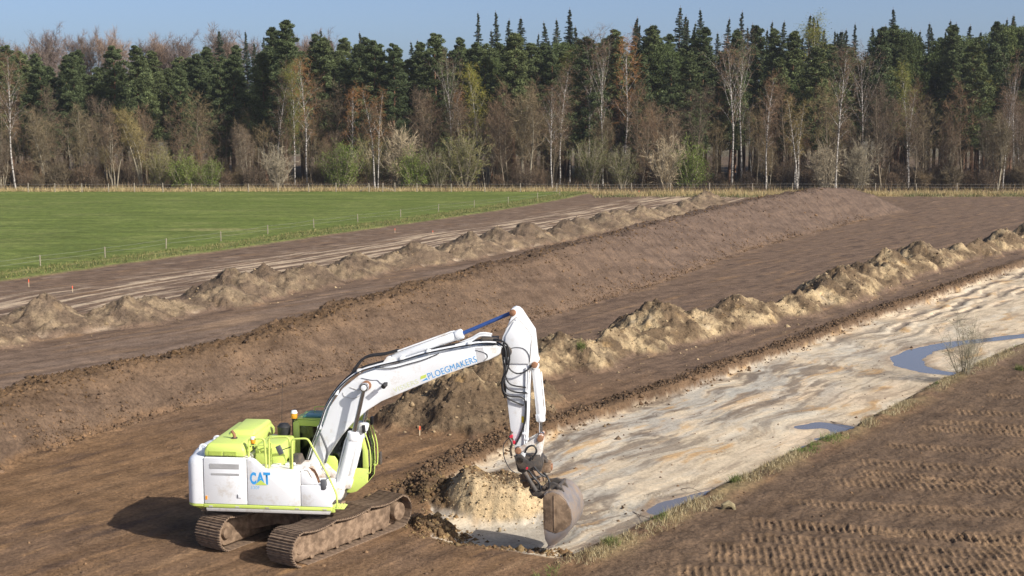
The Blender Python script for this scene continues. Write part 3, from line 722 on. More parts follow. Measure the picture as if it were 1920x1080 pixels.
LIB['shrub_brown'] = [lib('shrubbrown%d'%i, shrub(175+i, 4.6, 3.2, 34, 10, 8, [(.120,.085,.058),(.15,.115,.07)][i], 0.03, None, 0.8), BARK_G) for i in range(2)]
LIB['shrub_olive'] = [lib('shrubolive%d'%i, shrub(180+i, 7.0, 4.2, 42, 12, 7, (.18,.165,.075), 0.03, (1,0.12,(.15,.165,.055)), 0.75), BARK_S) for i in range(2)]
LIB['shrub_green'] = [lib('shrubgreen%d'%i, shrub(185+i, 4.4, 3.6, 34, 11, 7, (.15,.16,.055), 0.028, (2,0.12,(.135,.185,.035)), 0.6), BARK_S) for i in range(2)]
LIB['pine'] = [lib('pine%d'%i, pine(190+i, 20+i*0.7, 0.2, [0.26,0.36,0.22,0.30][i], [2.5,2.3,2.8,2.2][i]), BARK_P) for i in range(4)]
LIB['pine_dome'] = [lib('pinedome%d'%i, pine(200+i, 21, 0.26, 0.55, 4.6, 64, 1.25, 330, True, (.094,.120,.044)), BARK_P) for i in range(2)]
LIB['spruce'] = [lib('spruce%d'%i, spruce(210+i, 31, 0.28, 0.25, [4.2,3.6,3.9][i]), BARK_P) for i in range(3)]

def put(kind, name, x, y, H=None, label=None, cat='tree', group=None, var=None, rz=None, lean=0.0, sx=1.0):
    meshes = LIB[kind]; k = random.randrange(len(meshes)) if var is None else var % len(meshes)
    wd, cr = meshes[k]; h0 = {'birch':19,'birch_yg':19,'birch_twin':16.5,'birch_trip':15.5,'birch_fork':19,'bare':14.5,'multi':12,'oak':23,'shrub_tan':6.2,'shrub_brown':4.6,'shrub_olive':7,'shrub_green':4.4,'pine':20.5,'pine_dome':21,'spruce':31}[kind]
    s = (H or h0)/h0
    e = empty(name, (x, y, float(hz(x, y)[0])-0.05), random.uniform(0, 6.28) if rz is None else rz)
    e.rotation_euler = (0, lean, e.rotation_euler[2]) if rz is not None else (random.uniform(-.02,.02), random.uniform(-.02,.02), e.rotation_euler[2])
    e.scale = (s*sx, s*sx, s); tag(e, label, cat, group)
    link('trunk', wd, None, e); link('crown', cr, None, e)
    return e
def px_x(u, D): return (u-960)/2600*(D*0.9928+1.35)

# --- individually visible trees along the forest edge: (kind, screen-free world x from bearing, distance, height, label)
VIEWED = []
def edge(kind, name, u, D, H, label, cat='tree', var=None, lean=0.0, rz=0.0, sx=1.0):
    VIEWED.append((px_x(u, D), D, 0.9 if cat == 'tree' else H*0.42))
    return put(kind, name, px_x(u, D), D, H, label, cat, None, var, rz, lean, sx)
edge('birch','birch_tree',30,222,21.5,'tall white birch leaning outward at the far end of the meadow fence',var=0,lean=-0.07)
edge('birch_twin','birch_tree',706,221,16.2,'twin-stemmed white birch standing right behind the meadow gate',lean=0.0)
edge('birch','birch_tree',520,236,20,'slim white birch behind the tan rounded shrub',var=2,lean=0.03)
edge('birch_yg','birch_tree',553,238,20,'slender yellowish birch in the clump of three pale trunks',var=0)
edge('birch','birch_tree',577,234,21,'straight white birch with rusty crown in the clump of three pale trunks',var=1,lean=-0.03)
edge('birch_fork','birch_tree',845,243,20.5,'forked birch with rust-brown crown rising above brown thicket',var=0,sx=0.8)
edge('birch_yg','birch_tree',897,238,19.5,'yellow-green birch in fresh leaf above the olive thicket',var=1)
edge('birch','birch_tree',1036,224,16.5,'thin white birch nearest to where meadow meets bare soil',var=0,lean=-0.04)
edge('birch','birch_tree',1050,236,20,'white birch just behind the thin edge birch',var=2)
edge('birch_yg','birch_tree',1068,244,22,'tall birch with yellowing crown between white trunks',var=0)
edge('birch','birch_tree',1108,240,25.5,'tallest white birch with long bare ascending side limbs',var=0,lean=-0.03)
edge('birch_fork','birch_tree',1130,238,22.5,'white birch forking into two steep limbs',var=1,sx=0.7)
edge('birch','birch_tree',1171,242,25,'straight white birch with orange-brown crown beside dark conifer',var=1)
edge('birch_fork','birch_tree',1372,240,22,'large many-limbed white birch with bare fan crown',var=0)
edge('birch_fork','birch_tree',1390,243,22,'second many-limbed white birch crowded beside the large fan-crowned one',var=1,sx=0.9)
edge('birch','birch_tree',1436,224,18,'lone slim white birch in front of dark conifer trunks',var=2)
edge('birch_trip','birch_tree',1492,223,15.0,'three slim white birch stems sharing one yellowish crown')
edge('birch','birch_tree',1567,223,22.5,'tall white birch leaning slightly at the head of the soil bank',var=0,lean=0.03)
edge('birch_fork','birch_tree',1612,240,21.5,'crooked white birch with wide upswept arms',var=0,sx=0.85,lean=0.02)
edge('birch','birch_tree',1703,228,16,'thin pale birch before brown thicket beyond the bank end',var=2)
edge('birch_yg','birch_tree',1700,245,20,'yellow-brown birch rising over the brown thicket beyond the bank end',var=1)
edge('birch_fork','birch_tree',1900,236,19,'white forked birch at the edge of the picture above bare field',var=1,sx=0.7)
edge('birch','birch_tree',1880,226,15,'short slim white birch leaning beside the forked one',var=0,lean=0.05)
edge('birch_yg','birch_tree',1520,262,29,'tall bright yellow-green birch crown against the sky',var=0,sx=1.1)
edge('birch_yg','birch_tree',1835,246,22,'greenish birch crown below the dark domed pine',var=1)
for i,(u,D,H,lb) in enumerate([(140,232,13,'olive-tinted many-stemmed tree near the corner of the meadow'),(265,230,13,'pale many-stemmed tree with leaning grey poles'),(215,228,12,'grey many-stemmed tree beside leaning poles'),(90,230,12.5,'thin many-stemmed tree next to the leaning edge birch')]):
    edge('multi','multi_stem_tree',u,D,H,lb,var=i,rz=i*1.3)
for (k,u,D,H,lb,v) in [('shrub_tan',520,226,7.5,'tan rounded shrub in front of slim birches',0),('shrub_tan',752,232,10.5,'tall pale tan shrub behind the gate',1),('shrub_tan',1246,228,9,'greyish tan rounded bush before dark trunks',0),
        ('shrub_tan',1610,226,8.2,'wide grey-tan bush behind the tall leaning birch',1),('shrub_green',345,226,6.4,'wide bright green budding bush behind the meadow fence',0),('shrub_green',395,225,5.0,'smaller green budding bush joined to the wide bright one',1),
        ('shrub_green',640,228,7.8,'dark green leafing bush left of the meadow gate',1),('shrub_green',775,226,7.0,'yellow-green leafing bush right of the meadow gate',0),('shrub_olive',872,227,10.5,'big olive thicket bush below the yellow-green birch',0),
        ('shrub_olive',820,226,7.5,'lower olive bush beside the big thicket bush',1),('shrub_olive',1105,229,9.0,'olive bush among white birch trunks',1),('shrub_olive',1165,228,7.5,'small olive bush at the foot of the straight birch',0),
        ('shrub_green',1288,230,8.5,'green-topped bush beside the greyish tan one',0),('shrub_olive',300,228,7.5,'brownish olive bush behind the bright green one',0),('shrub_tan',1545,224,8,'open pale shrub between white birch stems',1),('shrub_olive',700,235,9,'dull olive bush shaded behind the twin birch',1)]:
    edge(k,'shrub',u,D,H,lb,'shrub',v,rz=u*0.1)

# --- the wood behind: each tree on its own, alike ones told apart by nothing but their place in the mass
CLEAR = [v for v in VIEWED if v[1] < 250]
def scatter(n, x0, x1, y0, y1, dmin, used):
    out = []; tries = 0
    while len(out) < n and tries < n*60:
        tries += 1; x = random.uniform(x0, x1); y = random.uniform(y0, y1)
        if abs(x) > 0.375*y+6: continue
        if any(abs(x/y-a/b)*b < w_ and y < b+3 for a, b, w_ in CLEAR): continue
        if all((x-a)**2+(y-b)**2 > dmin*dmin for a, b in used): used.append((x,y)); out.append((x,y))
    return out
used = []
for (x,y) in scatter(80, -100, 100, 225, 241, 2.5, used): put(random.choice(['bare','bare','multi','bare']),'bare_tree',x,y,(random.uniform(6.5,11) if x < -18 else random.choice([random.uniform(7.5,12),random.uniform(11,16)])),'leafless brown tree in the thicket along the forest edge','tree','leafless trees of the forest edge')
u2 = []
for (x,y) in scatter(110, -98, 98, 222.5, 238, 1.9, u2): put('shrub_brown','bare_shrub',x,y,random.uniform(2.6,5.5),'leafless brown shrub in the undergrowth of the forest edge','shrub','leafless shrubs of the forest edge')
for (x,y) in scatter(56, -103, 103, 238, 250, 2.8, used): put(random.choice(['bare','bare','bare','birch']),'bare_tree',x,y,random.uniform(11,16.5),'leafless brown tree standing before the dark conifers','tree','leafless trees before the conifers')
for (x,y) in scatter(200, -112, 112, 243, 280, 2.3, used):
    u = 960+x*2600/y; base = 22.0 if u < 500 else 25.0
    put('pine','pine_tree',x,y,base+random.uniform(-2.0,2.4),'dark green pine in the conifer belt of the wood','tree','pines of the conifer belt',sx=random.uniform(1.1,1.45))
for (x,y) in scatter(130, -60, 130, 280, 325, 2.8, used):
    put('spruce','spruce_tree',x,y,random.uniform(28,35)*(0.88 if x < -10 else 1.0),'pointed bluish spruce forming the skyline above the pines','tree','spruces on the skyline',sx=random.uniform(1.15,1.5))
for (u,D,H,lb) in [(1682,262,27.5,'broad domed dark pine standing proud of the skyline'),(1600,258,22,'domed dark pine behind the crooked birch'),(1790,268,26.5,'second domed pine beside the broad skyline one'),(1885,264,28.5,'tall domed pine near the corner of the wood'),(1475,250,17.5,'low spreading pine with clouded crown behind triple birch'),(1530,252,19,'spreading pine under the bright yellow-green birch'),(1225,256,24.5,'dense dark pine behind the orange-crowned birch'),(900,262,24.5,'dense dark pine above the forked rusty birch'),(1060,262,25,'dark pine behind the tall white birches')]:
    edge('pine_dome','pine_tree',u,D,H,lb,var=int(u)%2,rz=u*0.07)
for (u,D,H,lb) in [(82,300,27.5,'large round bare oak on the skyline above the pines'),(335,305,26.5,'wide bare tree on the skyline left of the spruces')]:
    edge('oak','oak_tree',u,D,H,lb,var=0,rz=u*0.3)
for u in range(-160,640,24): put('oak','bare_tree',px_x(u,310),310+random.uniform(-8,24),random.uniform(25,28),'hazy leafless tree far behind the pines','tree','leafless trees behind the pines',sx=0.9)

# --- tell the trees of each group apart by their order along the wood, counted from the nearest landmark tree
LAND = [(30,'leaning edge birch'),(345,'wide bright green bush'),(520,'tan rounded shrub'),(706,'twin-stemmed gate birch'),(845,'forked rusty birch'),(897,'yellow-green birch'),(1036,'thin edge birch'),(1108,'tallest white birch'),(1171,'orange-crowned birch'),(1246,'greyish tan bush'),(1372,'fan-crowned white birch'),(1436,'lone slim birch'),(1492,'triple-stemmed birch'),(1567,'tall bank-head birch'),(1612,'crooked white birch'),(1703,'thin pale birch'),(1790,'second domed pine'),(1880,'short leaning birch')]
ORD = 'first second third fourth fifth sixth seventh eighth ninth tenth eleventh twelfth thirteenth fourteenth fifteenth sixteenth seventeenth eighteenth nineteenth twentieth twenty-first twenty-second twenty-third twenty-fourth twenty-fifth twenty-sixth twenty-seventh twenty-eighth twenty-ninth thirtieth'.split()
SHORT = {'leafless trees of the forest edge':'leafless brown edge tree','leafless shrubs of the forest edge':'leafless brown undergrowth shrub','leafless trees before the conifers':'leafless tree before the conifers','pines of the conifer belt':'dark green belt pine','spruces on the skyline':'pointed skyline spruce','leafless trees behind the pines':'hazy leafless tree behind the pines'}
for gname, short in SHORT.items():
    T_ = sorted((o for o in COL.objects if o.get('group') == gname), key=lambda o: o.location.x/o.location.y); cnt = {}
    for o in T_:
        u_ = 960+2600*o.location.x/o.location.y; k = sum(1 for l in LAND if l[0] <= u_); cnt[k] = cnt.get(k, 0)+1; o_ = ORD[min(cnt[k],30)-1]
        o['label'] = '%s, %s rightward past the %s' % (short, o_, LAND[k-1][1]) if k else '%s, %s in the row ahead of the leaning edge birch' % (short, o_)
# --- countless small growth
def blades(name, P, H, wd, C, label, cat, lean=0.35):
    n = len(P); a = rng.uniform(0, 6.28, n); b = rng.uniform(0, 6.28, n); l = np.abs(rng.normal(size=n))*lean
    q = np.stack([np.cos(a), np.sin(a), 0*a], 1)*wd[:,None]*0.5; t = np.stack([np.cos(b)*l, np.sin(b)*l, np.ones(n)], 1)*H[:,None]
    T = np.stack([P-q, P+q, P+t], 1).reshape(-1,3)
    me = np_mesh(name, T, np.arange(len(T)).reshape(-1,3), False, np.repeat(C, 3, 0)); o = link(name, me, GRASSM); tag(o, label, cat, None, 'stuff'); return o
GRASSM = mat_attr('blades', 0.85)
def tint(n, cols, var=0.25):
    c = np.array(cols, np.float32)[rng.integers(0, len(cols), n)]; return np.clip(c*(1+var*rng.uniform(-1,1,(n,1))), 0.01, 0.8)
def on_ground(x, y, dz=-0.02):
    return np.stack([x, y, terrain(x.astype(np.float32), y.astype(np.float32))[0]+dz], 1)
# dry tall grass between field and wood
n = 60000; x = rng.uniform(-95, 95, n); y = np.where(x > 12, 205.5, 213.5)+np.abs(rng.normal(size=n))*np.where(x > 12, 6.5, 4.5); k = noise(x*0.25, y*0.4, 300)+0.5*noise(x*1.2,y*1.2,301); m = (k > -0.35) & (y < 232) & ((x > 10) | (y > 215.2)); x, y, k = x[m], y[m], k[m]
blades('dry_grass', on_ground(x, y), rng.uniform(0.25,1.2,len(x))*(0.55+0.75*np.clip(k,0,1)), rng.uniform(0.03,0.075,len(x)), tint(len(x), [(.40,.30,.15),(.46,.36,.19),(.31,.225,.105),(.22,.195,.08)]), 'tall dry straw-coloured grass along the forest edge', 'grass')
# leaf litter and low brush under the trees
n = 26000; x = rng.uniform(-100, 100, n); y = rng.uniform(221, 262, n)
blades('undergrowth', on_ground(x, y), rng.uniform(0.3,1.5,n), rng.uniform(0.05,0.14,n), tint(n, [(.085,.06,.038),(.12,.085,.052),(.075,.06,.032),(.16,.115,.065)]), 'brown brush and bracken on the forest floor', 'undergrowth', 0.6)
# grass along the edge of the sand
n = 30000; t = rng.uniform(31, 92, n)**1.0; t = 31+(t-31)**1.0; off = rng.normal(size=n)*0.33; xl = np.interp(t, *NEAR)
x = xl+0.18+off/KW*0.9; y = t; k = noise(x*0.5, y*0.5, 310)+0.6*noise(x*1.7, y*1.7, 311); m = k > -0.15+0.9*(np.abs(off) > 0.5); x, y, k, t = x[m], y[m], k[m], t[m]
gc = tint(len(x), [(.38,.32,.18),(.44,.38,.24),(.32,.25,.13),(.22,.17,.09)]); gr = noise(x*0.35+5, y*0.35, 312) > 0.34; gc[gr] = tint(int(gr.sum()), [(.10,.15,.035),(.14,.17,.05)])
blades('verge_grass', on_ground(x, y), rng.uniform(0.06,0.26,len(x))*(0.7+0.8*np.clip(k,0,1)), rng.uniform(0.008,0.022,len(x)), gc, 'ragged dry grass strip between pale sand floor and printed field', 'grass', 0.7)
# rough grass on the meadow's edge
n = 26000; t = rng.uniform(60, 212, n); xl = np.interp(t, *MEADOW); s_ = rng.uniform(-3.2, 0.3, n); x = xl+s_/0.87; y = t; m = noise(x*0.6,y*0.6,320)+0.3 > 0; x, y = x[m], y[m]
blades('meadow_edge_grass', on_ground(x, y), rng.uniform(0.08,0.3,len(x)), rng.uniform(0.03,0.07,len(x)), tint(len(x), [(.10,.13,.035),(.14,.15,.05),(.24,.21,.09)]), 'rough longer grass along the ragged edge of the meadow', 'grass', 0.6)
# weedy tufts on the far verge
n = 9000; x = rng.uniform(12, 92, n); y = 204.5+rng.normal(size=n)*1.2+np.where(x > 48, 1.5, 0); m = (noise(x*0.22, y*0.5, 330) > 0.05) & ((x < 46) | (x > 58)); x, y = x[m], y[m]
blades('verge_weeds', on_ground(x, y), rng.uniform(0.2,0.7,len(x)), rng.uniform(0.06,0.14,len(x)), tint(len(x), [(.12,.135,.055),(.17,.165,.075),(.26,.22,.11)]), 'low greenish weeds at the far rim of the bare soil', 'grass', 0.9)

# bare bush on the verge
BB = shrub(400, 2.8, 1.7, 26, 11, 7, (.34,.31,.21), 0.006, None, 0.6, 0.36)
w_, c_ = BB.meshes('verge_bush'); w_.materials.append(BARK_S); c_.materials.append(CROWN)
e = empty('bare_bush', (20.0, 60.4, float(hz(20.0,60.4)[0])-0.03)); tag(e, 'leafless twiggy bush on the verge beside the curved puddle', 'shrub')
link('stems', w_, None, e); link('crown', c_, None, e)
# weed tuft on the sandy row and by the dig
for (x0,y0,lb,cc,hh) in [(3.15,62.3,'green weed tuft growing on the crest of the sandy row','tuft',0.35),(23.0,61.9,'bright green weed tuft in the verge behind the bare bush','tuft',0.3),(6.9,41.9,'green tuft of rushes at the end of the near puddle','tuft',0.25),(2.6,35.5,'green tuft in the dry verge below the bucket','tuft',0.28)]:
    n = 260; P = on_ground(np.full(n,x0)+rng.normal(size=n)*0.09, np.full(n,y0)+rng.normal(size=n)*0.11)
    o = blades('weed_tuft', P, rng.uniform(0.4,1,n)*hh, np.full(n,0.02), tint(n,[(.10,.14,.04),(.14,.16,.05),(.18,.17,.07)]), lb, 'weed tuft', 0.7)
    del o['kind']

# ------------------------------------------------------------------ clods of earth (uncountable)
def clods(name, P, S, C, label):
    base = np.array([(1,0,0),(-1,0,0),(0,1,0),(0,-1,0),(0,0,1),(0,0,-1),(.7,.7,.2),(-.7,.6,-.1),(.6,-.7,.1),(-.6,-.7,.3)], float)[:6]
    fc = np.array([(0,2,4),(2,1,4),(1,3,4),(3,0,4),(2,0,5),(1,2,5),(3,1,5),(0,3,5)])
    n = len(P); V = base[None]*S[:,None,None]*rng.uniform(0.55,1.25,(n,6,1)); V[:,:,2] *= 0.75
    a = rng.uniform(0,6.28,n); ca, sa = np.cos(a), np.sin(a); V = np.stack([V[...,0]*ca[:,None]-V[...,1]*sa[:,None], V[...,0]*sa[:,None]+V[...,1]*ca[:,None], V[...,2]], -1)
    V += P[:,None,:]; F = (fc[None]+6*np.arange(n)[:,None,None]).reshape(-1,3)
    me = np_mesh(name, V.reshape(-1,3), F, False, np.repeat(C, 6, 0)); o = link(name, me, CLODM); tag(o, label, 'soil clods', None, 'stuff'); return o
CLODM = mat_earth('clod_earth', 0.3)
# foot and face of the bank
n = 15000; t = 34+rng.uniform(0,1,n)**1.6*125; s_ = np.where(rng.uniform(size=n) < 0.6, np.abs(rng.normal(size=n))*0.55, rng.uniform(0,3.6,n)); x = np.interp(t, *BANK)-(s_-0.25)/KB; y = t
cl = noise(x*0.35, y*0.35, 340); m = cl+0.3*rng.uniform(-1,1,n) > -0.15; x, y = x[m], y[m]
S = np.exp(rng.normal(size=len(x))*0.5)*0.042; clods('bank_clods', on_ground(x, y, 0.01), S, tint(len(x), [(.145,.094,.058),(.115,.078,.052),(.175,.112,.064)]), 'loose clods strewn along the foot of the topsoil bank')
# crest of the bank
n = 7000; t = 34+rng.uniform(0,1,n)**1.4*125; x = np.interp(t, *BANK)-(np.interp(t,*CREST_H)/0.8+rng.normal(size=n)*0.7+0.7)/KB; y = t
clods('crest_clods', on_ground(x, y, 0.01), np.exp(rng.normal(size=n)*0.5)*0.045, tint(n, [(.115,.072,.038),(.13,.08,.04),(.09,.062,.042)]), 'dark clods on the crest of the topsoil bank')
# rim of the sand floor
n = 7000; t = 41+rng.uniform(0,1,n)**1.5*65; x = np.interp(t, *EDGE)-0.35/KW+rng.normal(size=n)*0.38; y = t
clods('rim_clods', on_ground(x, y, 0.02), np.exp(rng.normal(size=n)*0.55)*0.040, tint(n, [(.11,.07,.042),(.135,.088,.052),(.085,.058,.038)]), 'dark turned clods along the upper rim of the sand floor')
# round the dig
n = 4200; a = rng.uniform(0,6.28,n); q_ = rng.uniform(size=n) < .45; x = np.where(q_, -2.05+rng.normal(size=n)*0.4, -1.7+rng.normal(size=n)*1.0); y = np.where(q_, 37.5+rng.normal(size=n)*0.45, 41.4+rng.normal(size=n)*0.8)
k = rng.uniform(size=n) < 0.16; x[k] = rng.uniform(-2.0,1.6,int(k.sum())); y[k] = 35.75-0.25*x[k]+rng.normal(size=int(k.sum()))*0.18
clods('dig_clods', on_ground(x, y, 0.0), np.exp(rng.normal(size=n)*0.55)*0.036, tint(n, [(.12,.075,.04),(.16,.105,.055),(.20,.14,.07),(.10,.068,.04)]), 'dark clods thrown up around the dug hole')
n = 500; x = -0.1+rng.normal(size=n)*0.9; y = 39.7+rng.normal(size=n)*0.6
clods('sand_lumps', on_ground(x, y, 0.02), np.exp(rng.normal(size=n)*0.5)*0.024, tint(n, [(.46,.35,.21),(.40,.30,.18),(.33,.26,.16)]), 'pale sand lumps rolling down the heap beside the bucket')
# heaps
HX = np.array([h[:2] for h in WIND_H+PILE+BACK_H]); n = 9000; i = rng.integers(0, len(HX), n); i = np.where(rng.uniform(size=n) < .35, rng.integers(0, len(WIND_H)+len(PILE), n), i)
x = HX[i,0]+rng.normal(size=n)*1.6; y = HX[i,1]+rng.normal(size=n)*1.7
clods('heap_clods', on_ground(x, y, 0.0), np.exp(rng.normal(size=n)*0.55)*0.040, tint(n, [(.27,.20,.12),(.16,.115,.07),(.33,.25,.15),(.125,.09,.06)]), 'loose lumps scattered over the spoil heaps')
n = 2600; x = rng.uniform(-14,28,n); y = 33+rng.uniform(0,1,n)**1.6*50
clods('scattered_clods', on_ground(x, y, 0.0), np.exp(rng.normal(size=n)*0.5)*0.028, tint(n, [(.165,.105,.06),(.125,.083,.055)]), 'small clods scattered over the flat bare soil')
# ------------------------------------------------------------------ fences and survey stakes
WOODP = mat_plain('weathered_post', (.29,.25,.19), 0.9, var=0.25, scale=6, spec=0.1)
WIRE = mat_plain('fence_wire', (.34,.34,.33), 0.5, var=0.1, spec=0.3)
def post_mesh(h, r):
    b = MB(); n = 8
    b.tube([(0,0,-0.3),(0,0,h-0.03),(0,0,h)], [r, r*0.95, r*0.7], n); me = bpy.data.meshes.new('post'); me.from_pydata(b.v, [], b.f); me.materials.append(WOODP); me.update(); return me
def fence(name, pts, h, r, wires, label, wr, jit=0.0, extra=None):
    z = [float(hz(p[0],p[1])[0]) for p in pts]
    e = empty(name, (pts[0][0], pts[0][1], z[0])); tag(e, label, 'fence'); pm = post_mesh(h, r)
    tops = []
    for (x,y), zz in zip(pts, z):
        o = link('post', pm, None, e, (x-pts[0][0], y-pts[0][1], zz-z[0])); o.rotation_euler = (random.uniform(-jit,jit), random.uniform(-jit,jit), random.uniform(0,3)); s = random.uniform(0.92,1.08); o.scale = (1,1,s)
        tops.append(Vector((x-pts[0][0], y-pts[0][1], zz-z[0])))
    for wz in wires:
        b = MB(); line_ = []
        for a, c in zip(tops[:-1], tops[1:]):
            for k in range(4):
                t = k/4; line_.append(a.lerp(c, t)+Vector((0,-r,wz-0.05*math.sin(math.pi*t))))
        line_.append(tops[-1]+Vector((0,-r,wz))); b.tube(line_, wr, 4); b.build('wire', WIRE, e)
    return e
FAR = [(-92.,214.4),(-83.,214.4),(-74.7,214.4),(-70.6,214.4),(-66.4,214.4),(-62.3,214.4),(-58.3,214.4),(-53.9,214.4),(-49.5,214.4),(-45.1,214.4),(-40.7,214.4),(-36.1,214.4),(-31.4,214.4),(-27.2,214.6),(-22.1,214.7),(-20.0,214.7),(-18.1,214.7),(-14.7,214.8),(-9.4,214.8),(-4.2,214.9),(1.3,215),(6.9,215.2),(13.5,217.5),(18.8,218.5),(25.0,219.2),(31.2,219.4),(38.0,219.5),(44.3,219.5),(51.0,219.5),(57.4,219.4),(63.8,219.2),(70.2,219),(76.6,219),(83,219)]
ff = fence('wooden_fence', FAR, 1.35, 0.075, (0.75,1.22), 'wooden post and wire fence between meadow and forest edge', 0.009, 0.03)
b = MB(); ox, oy = FAR[0]; gz = 0
b.tube([(-22.1-ox,214.7-oy,1.0),(-23.6-ox,214.75-oy,0.1)], 0.045, 6); ob = b.build('brace', WOODP, ff)
b = MB(); b.tube([(-18.1-ox,214.7-oy,0.15),(-20.0-ox,214.7-oy,0.75)], 0.045, 6); b.build('brace', WOODP, ff)
NEARF = [(-48,82),(-43,90.5),(-38.6,98.9),(-35.9,105.0),(-32.9,111.6),(-29.9,119.4),(-26.7,126.8),(-23.8,134.8),(-20.4,142.5),(-16.8,150.8),(-12.8,159.2),(-8.9,167.8),(-4.8,176.0),(-0.5,185.2),(3.6,194.8),(7.0,203.8)]
fence('electric_fence', NEARF, 0.92, 0.045, (0.45,0.80), 'low electric fence of thin posts along the meadow edge', 0.0045, 0.04)
ORANGE = mat_plain('marker_paint', (.85,.12,.05), 0.6, var=0.08); STAKEW = mat_plain('stake_wood', (.45,.36,.24), 0.9)
for (x, y, h, lb) in [(-32.7,93.2,0.5,'orange-topped survey stake nearest the picture edge below the meadow'),(-28.8,90.2,0.42,'orange-topped survey stake on the pale tracks below the meadow'),(-3.3,48.6,0.34,'orange-topped survey stake in a small cone of soil before the big pile'),
                      (-11.7,138.3,0.45,'orange-topped survey stake near the middle of the meadow edge'),(-7.8,136.3,0.4,'shorter orange survey stake beside the dark dugout patch'),(19.3,211,0.6,'orange survey stake on the far verge near the meadow corner'),(26.0,212,0.6,'orange survey stake on the far verge before the dark trunks')]:
    z = float(hz(x,y)[0]); e = empty('survey_stake', (x,y,z), 0.4); tag(e, lb, 'stake')
    MB().box(-.02,.02,-.01,.01,-.2,h*0.6).build('stake_shaft', STAKEW, e); MB().box(-.023,.023,-.013,.013,h*0.6,h).build('painted_top', ORANGE, e, rz=0.0)

# fallen sticks, a lump of turf
STICK = mat_plain('dead_stick', (.16,.115,.08), .9, var=.3, scale=8)
def stick(pts, r, label):
    zs = hz(np.array([p[0] for p in pts], np.float32), np.array([p[1] for p in pts], np.float32))
    P = [(p[0], p[1], float(z)+r+p[2]) for p, z in zip(pts, zs)]; b = MB(); b.tube(catmull(P, 4), [r*(1-.6*i/(4*(len(P)-1))) for i in range(4*(len(P)-1)+1)], 6)
    m = P[len(P)//2]; b.tube([m, (m[0]+.25, m[1]+.35, m[2]+.14)], [r*.6, r*.3], 5); tag(b.build('fallen_stick', STICK), label, 'stick')
stick([(12.25,52.3,.0),(12.6,51.7,.06),(12.95,51.2,.0)], .014, 'dead stick lying across the rim of the middle puddle')
stick([(3.55,39.6,.0),(3.75,39.0,.05),(3.95,38.2,.0)], .013, 'long dead stick between bucket and nearest puddle')
stick([(5.3,42.4,.0),(5.6,41.9,.10),(6.0,41.3,.02)], .011, 'thin forked stick standing out of the end of the nearest puddle')
lz = float(hz(6.2,39.0)[0]); b = MB(); b.tube([(6.05,39.0,lz-.05),(6.12,39.0,lz+.10),(6.25,39.02,lz+.16),(6.38,39.0,lz+.10),(6.45,39.0,lz-.05)], [.03,.09,.11,.08,.03], 9)
tag(b.build('turf_lump', mat_plain('turf', (.22,.18,.10), .95, var=.35, scale=9), smooth=True), 'pale lump of turf on the field side of the nearest puddle', 'turf lump')
# ------------------------------------------------------------------ excavator
MUD = (.155,.108,.072)
WHITE = mat_plain('white_paint', (.80,.82,.84), 0.38, var=0.02, scale=1.5, spec=0.5, dirt=(.58,.53,.46), dirt_amt=0.22, dirt_scale=2.2)
WHITE_D = mat_plain('white_paint_soiled', (.74,.72,.68), 0.45, var=0.05, scale=3, dirt=(.36,.25,.17), dirt_amt=0.42, dirt_scale=3.5)
LIME = mat_plain('lime_paint', (.56,.68,.16), 0.4, var=0.03, scale=1.5, dirt=(.45,.48,.2), dirt_amt=0.12)
GREY = mat_plain('grey_sill', (.52,.51,.49), 0.5, var=0.06, scale=5, dirt=(.3,.25,.19), dirt_amt=0.35)
GRILLE = mat_plain('grey_louvre', (.30,.30,.30), 0.6, var=0.1, scale=10)
BLACK = mat_plain('black_rubber', (.022,.022,.024), 0.55, var=0.25, scale=8)
DARK = mat_plain('dark_steel', (.062,.054,.048), 0.6, var=0.35, scale=6, dirt=(.17,.125,.085), dirt_amt=0.42, dirt_scale=4)
CHROME = mat_plain('chromed_rod', (.55,.56,.60), 0.22, metal=1.0, var=0.04)
BLUE_ROD = mat_plain('blue_wrapped_rod', (.035,.085,.27), 0.35, var=0.1, scale=6, spec=0.6)
MUDDY = mat_plain('muddy_steel', (.175,.120,.080), 0.85, var=0.35, scale=5, spec=0.2, dirt=(.30,.215,.145), dirt_amt=0.45, dirt_scale=5, bump=0.6)
SHOE = mat_plain('track_steel', (.185,.130,.090), 0.75, var=0.35, scale=6, spec=0.3, dirt=(.28,.20,.135), dirt_amt=0.4, dirt_scale=7, bump=0.4)
BUCK = mat_plain('worn_bucket_steel', (.205,.185,.18), 0.5, metal=0.15, var=0.15, scale=3, dirt=(.27,.20,.14), dirt_amt=0.55, dirt_scale=2.2)
BUCK_M = mat_plain('bucket_caked_mud', (.20,.135,.085), 0.9, var=0.4, scale=4, dirt=(.33,.235,.15), dirt_amt=0.45, dirt_scale=4, bump=0.7)
BLUE = mat_plain('blue_lettering', (.045,.33,.72), 0.5, var=0.03); PALE_BLUE = mat_plain('pale_blue_lettering', (.22,.50,.78), 0.5, var=0.03)
PALE_YG = mat_plain('pale_yellow_lettering', (.70,.74,.50), 0.5, var=0.03); LIME_L = mat_plain('lime_mark', (.55,.66,.12), 0.5, var=0.03)
AMBER = mat_plain('amber_lens', (.80,.34,.03), 0.25, var=0.05); YEL = mat_plain('yellow_sticker', (.85,.62,.03), 0.5, var=0.05); RED = mat_plain('red_cap', (.6,.03,.06), 0.4)
TEAL = mat_plain('tinted_roof_hatch', (.06,.20,.15), 0.25, var=0.1, spec=0.6); RUST = mat_plain('rusty_iron', (.26,.13,.07), 0.85, var=0.4, scale=9)
DGREY = mat_plain('grey_plastic', (.10,.105,.115), 0.5, var=0.1)
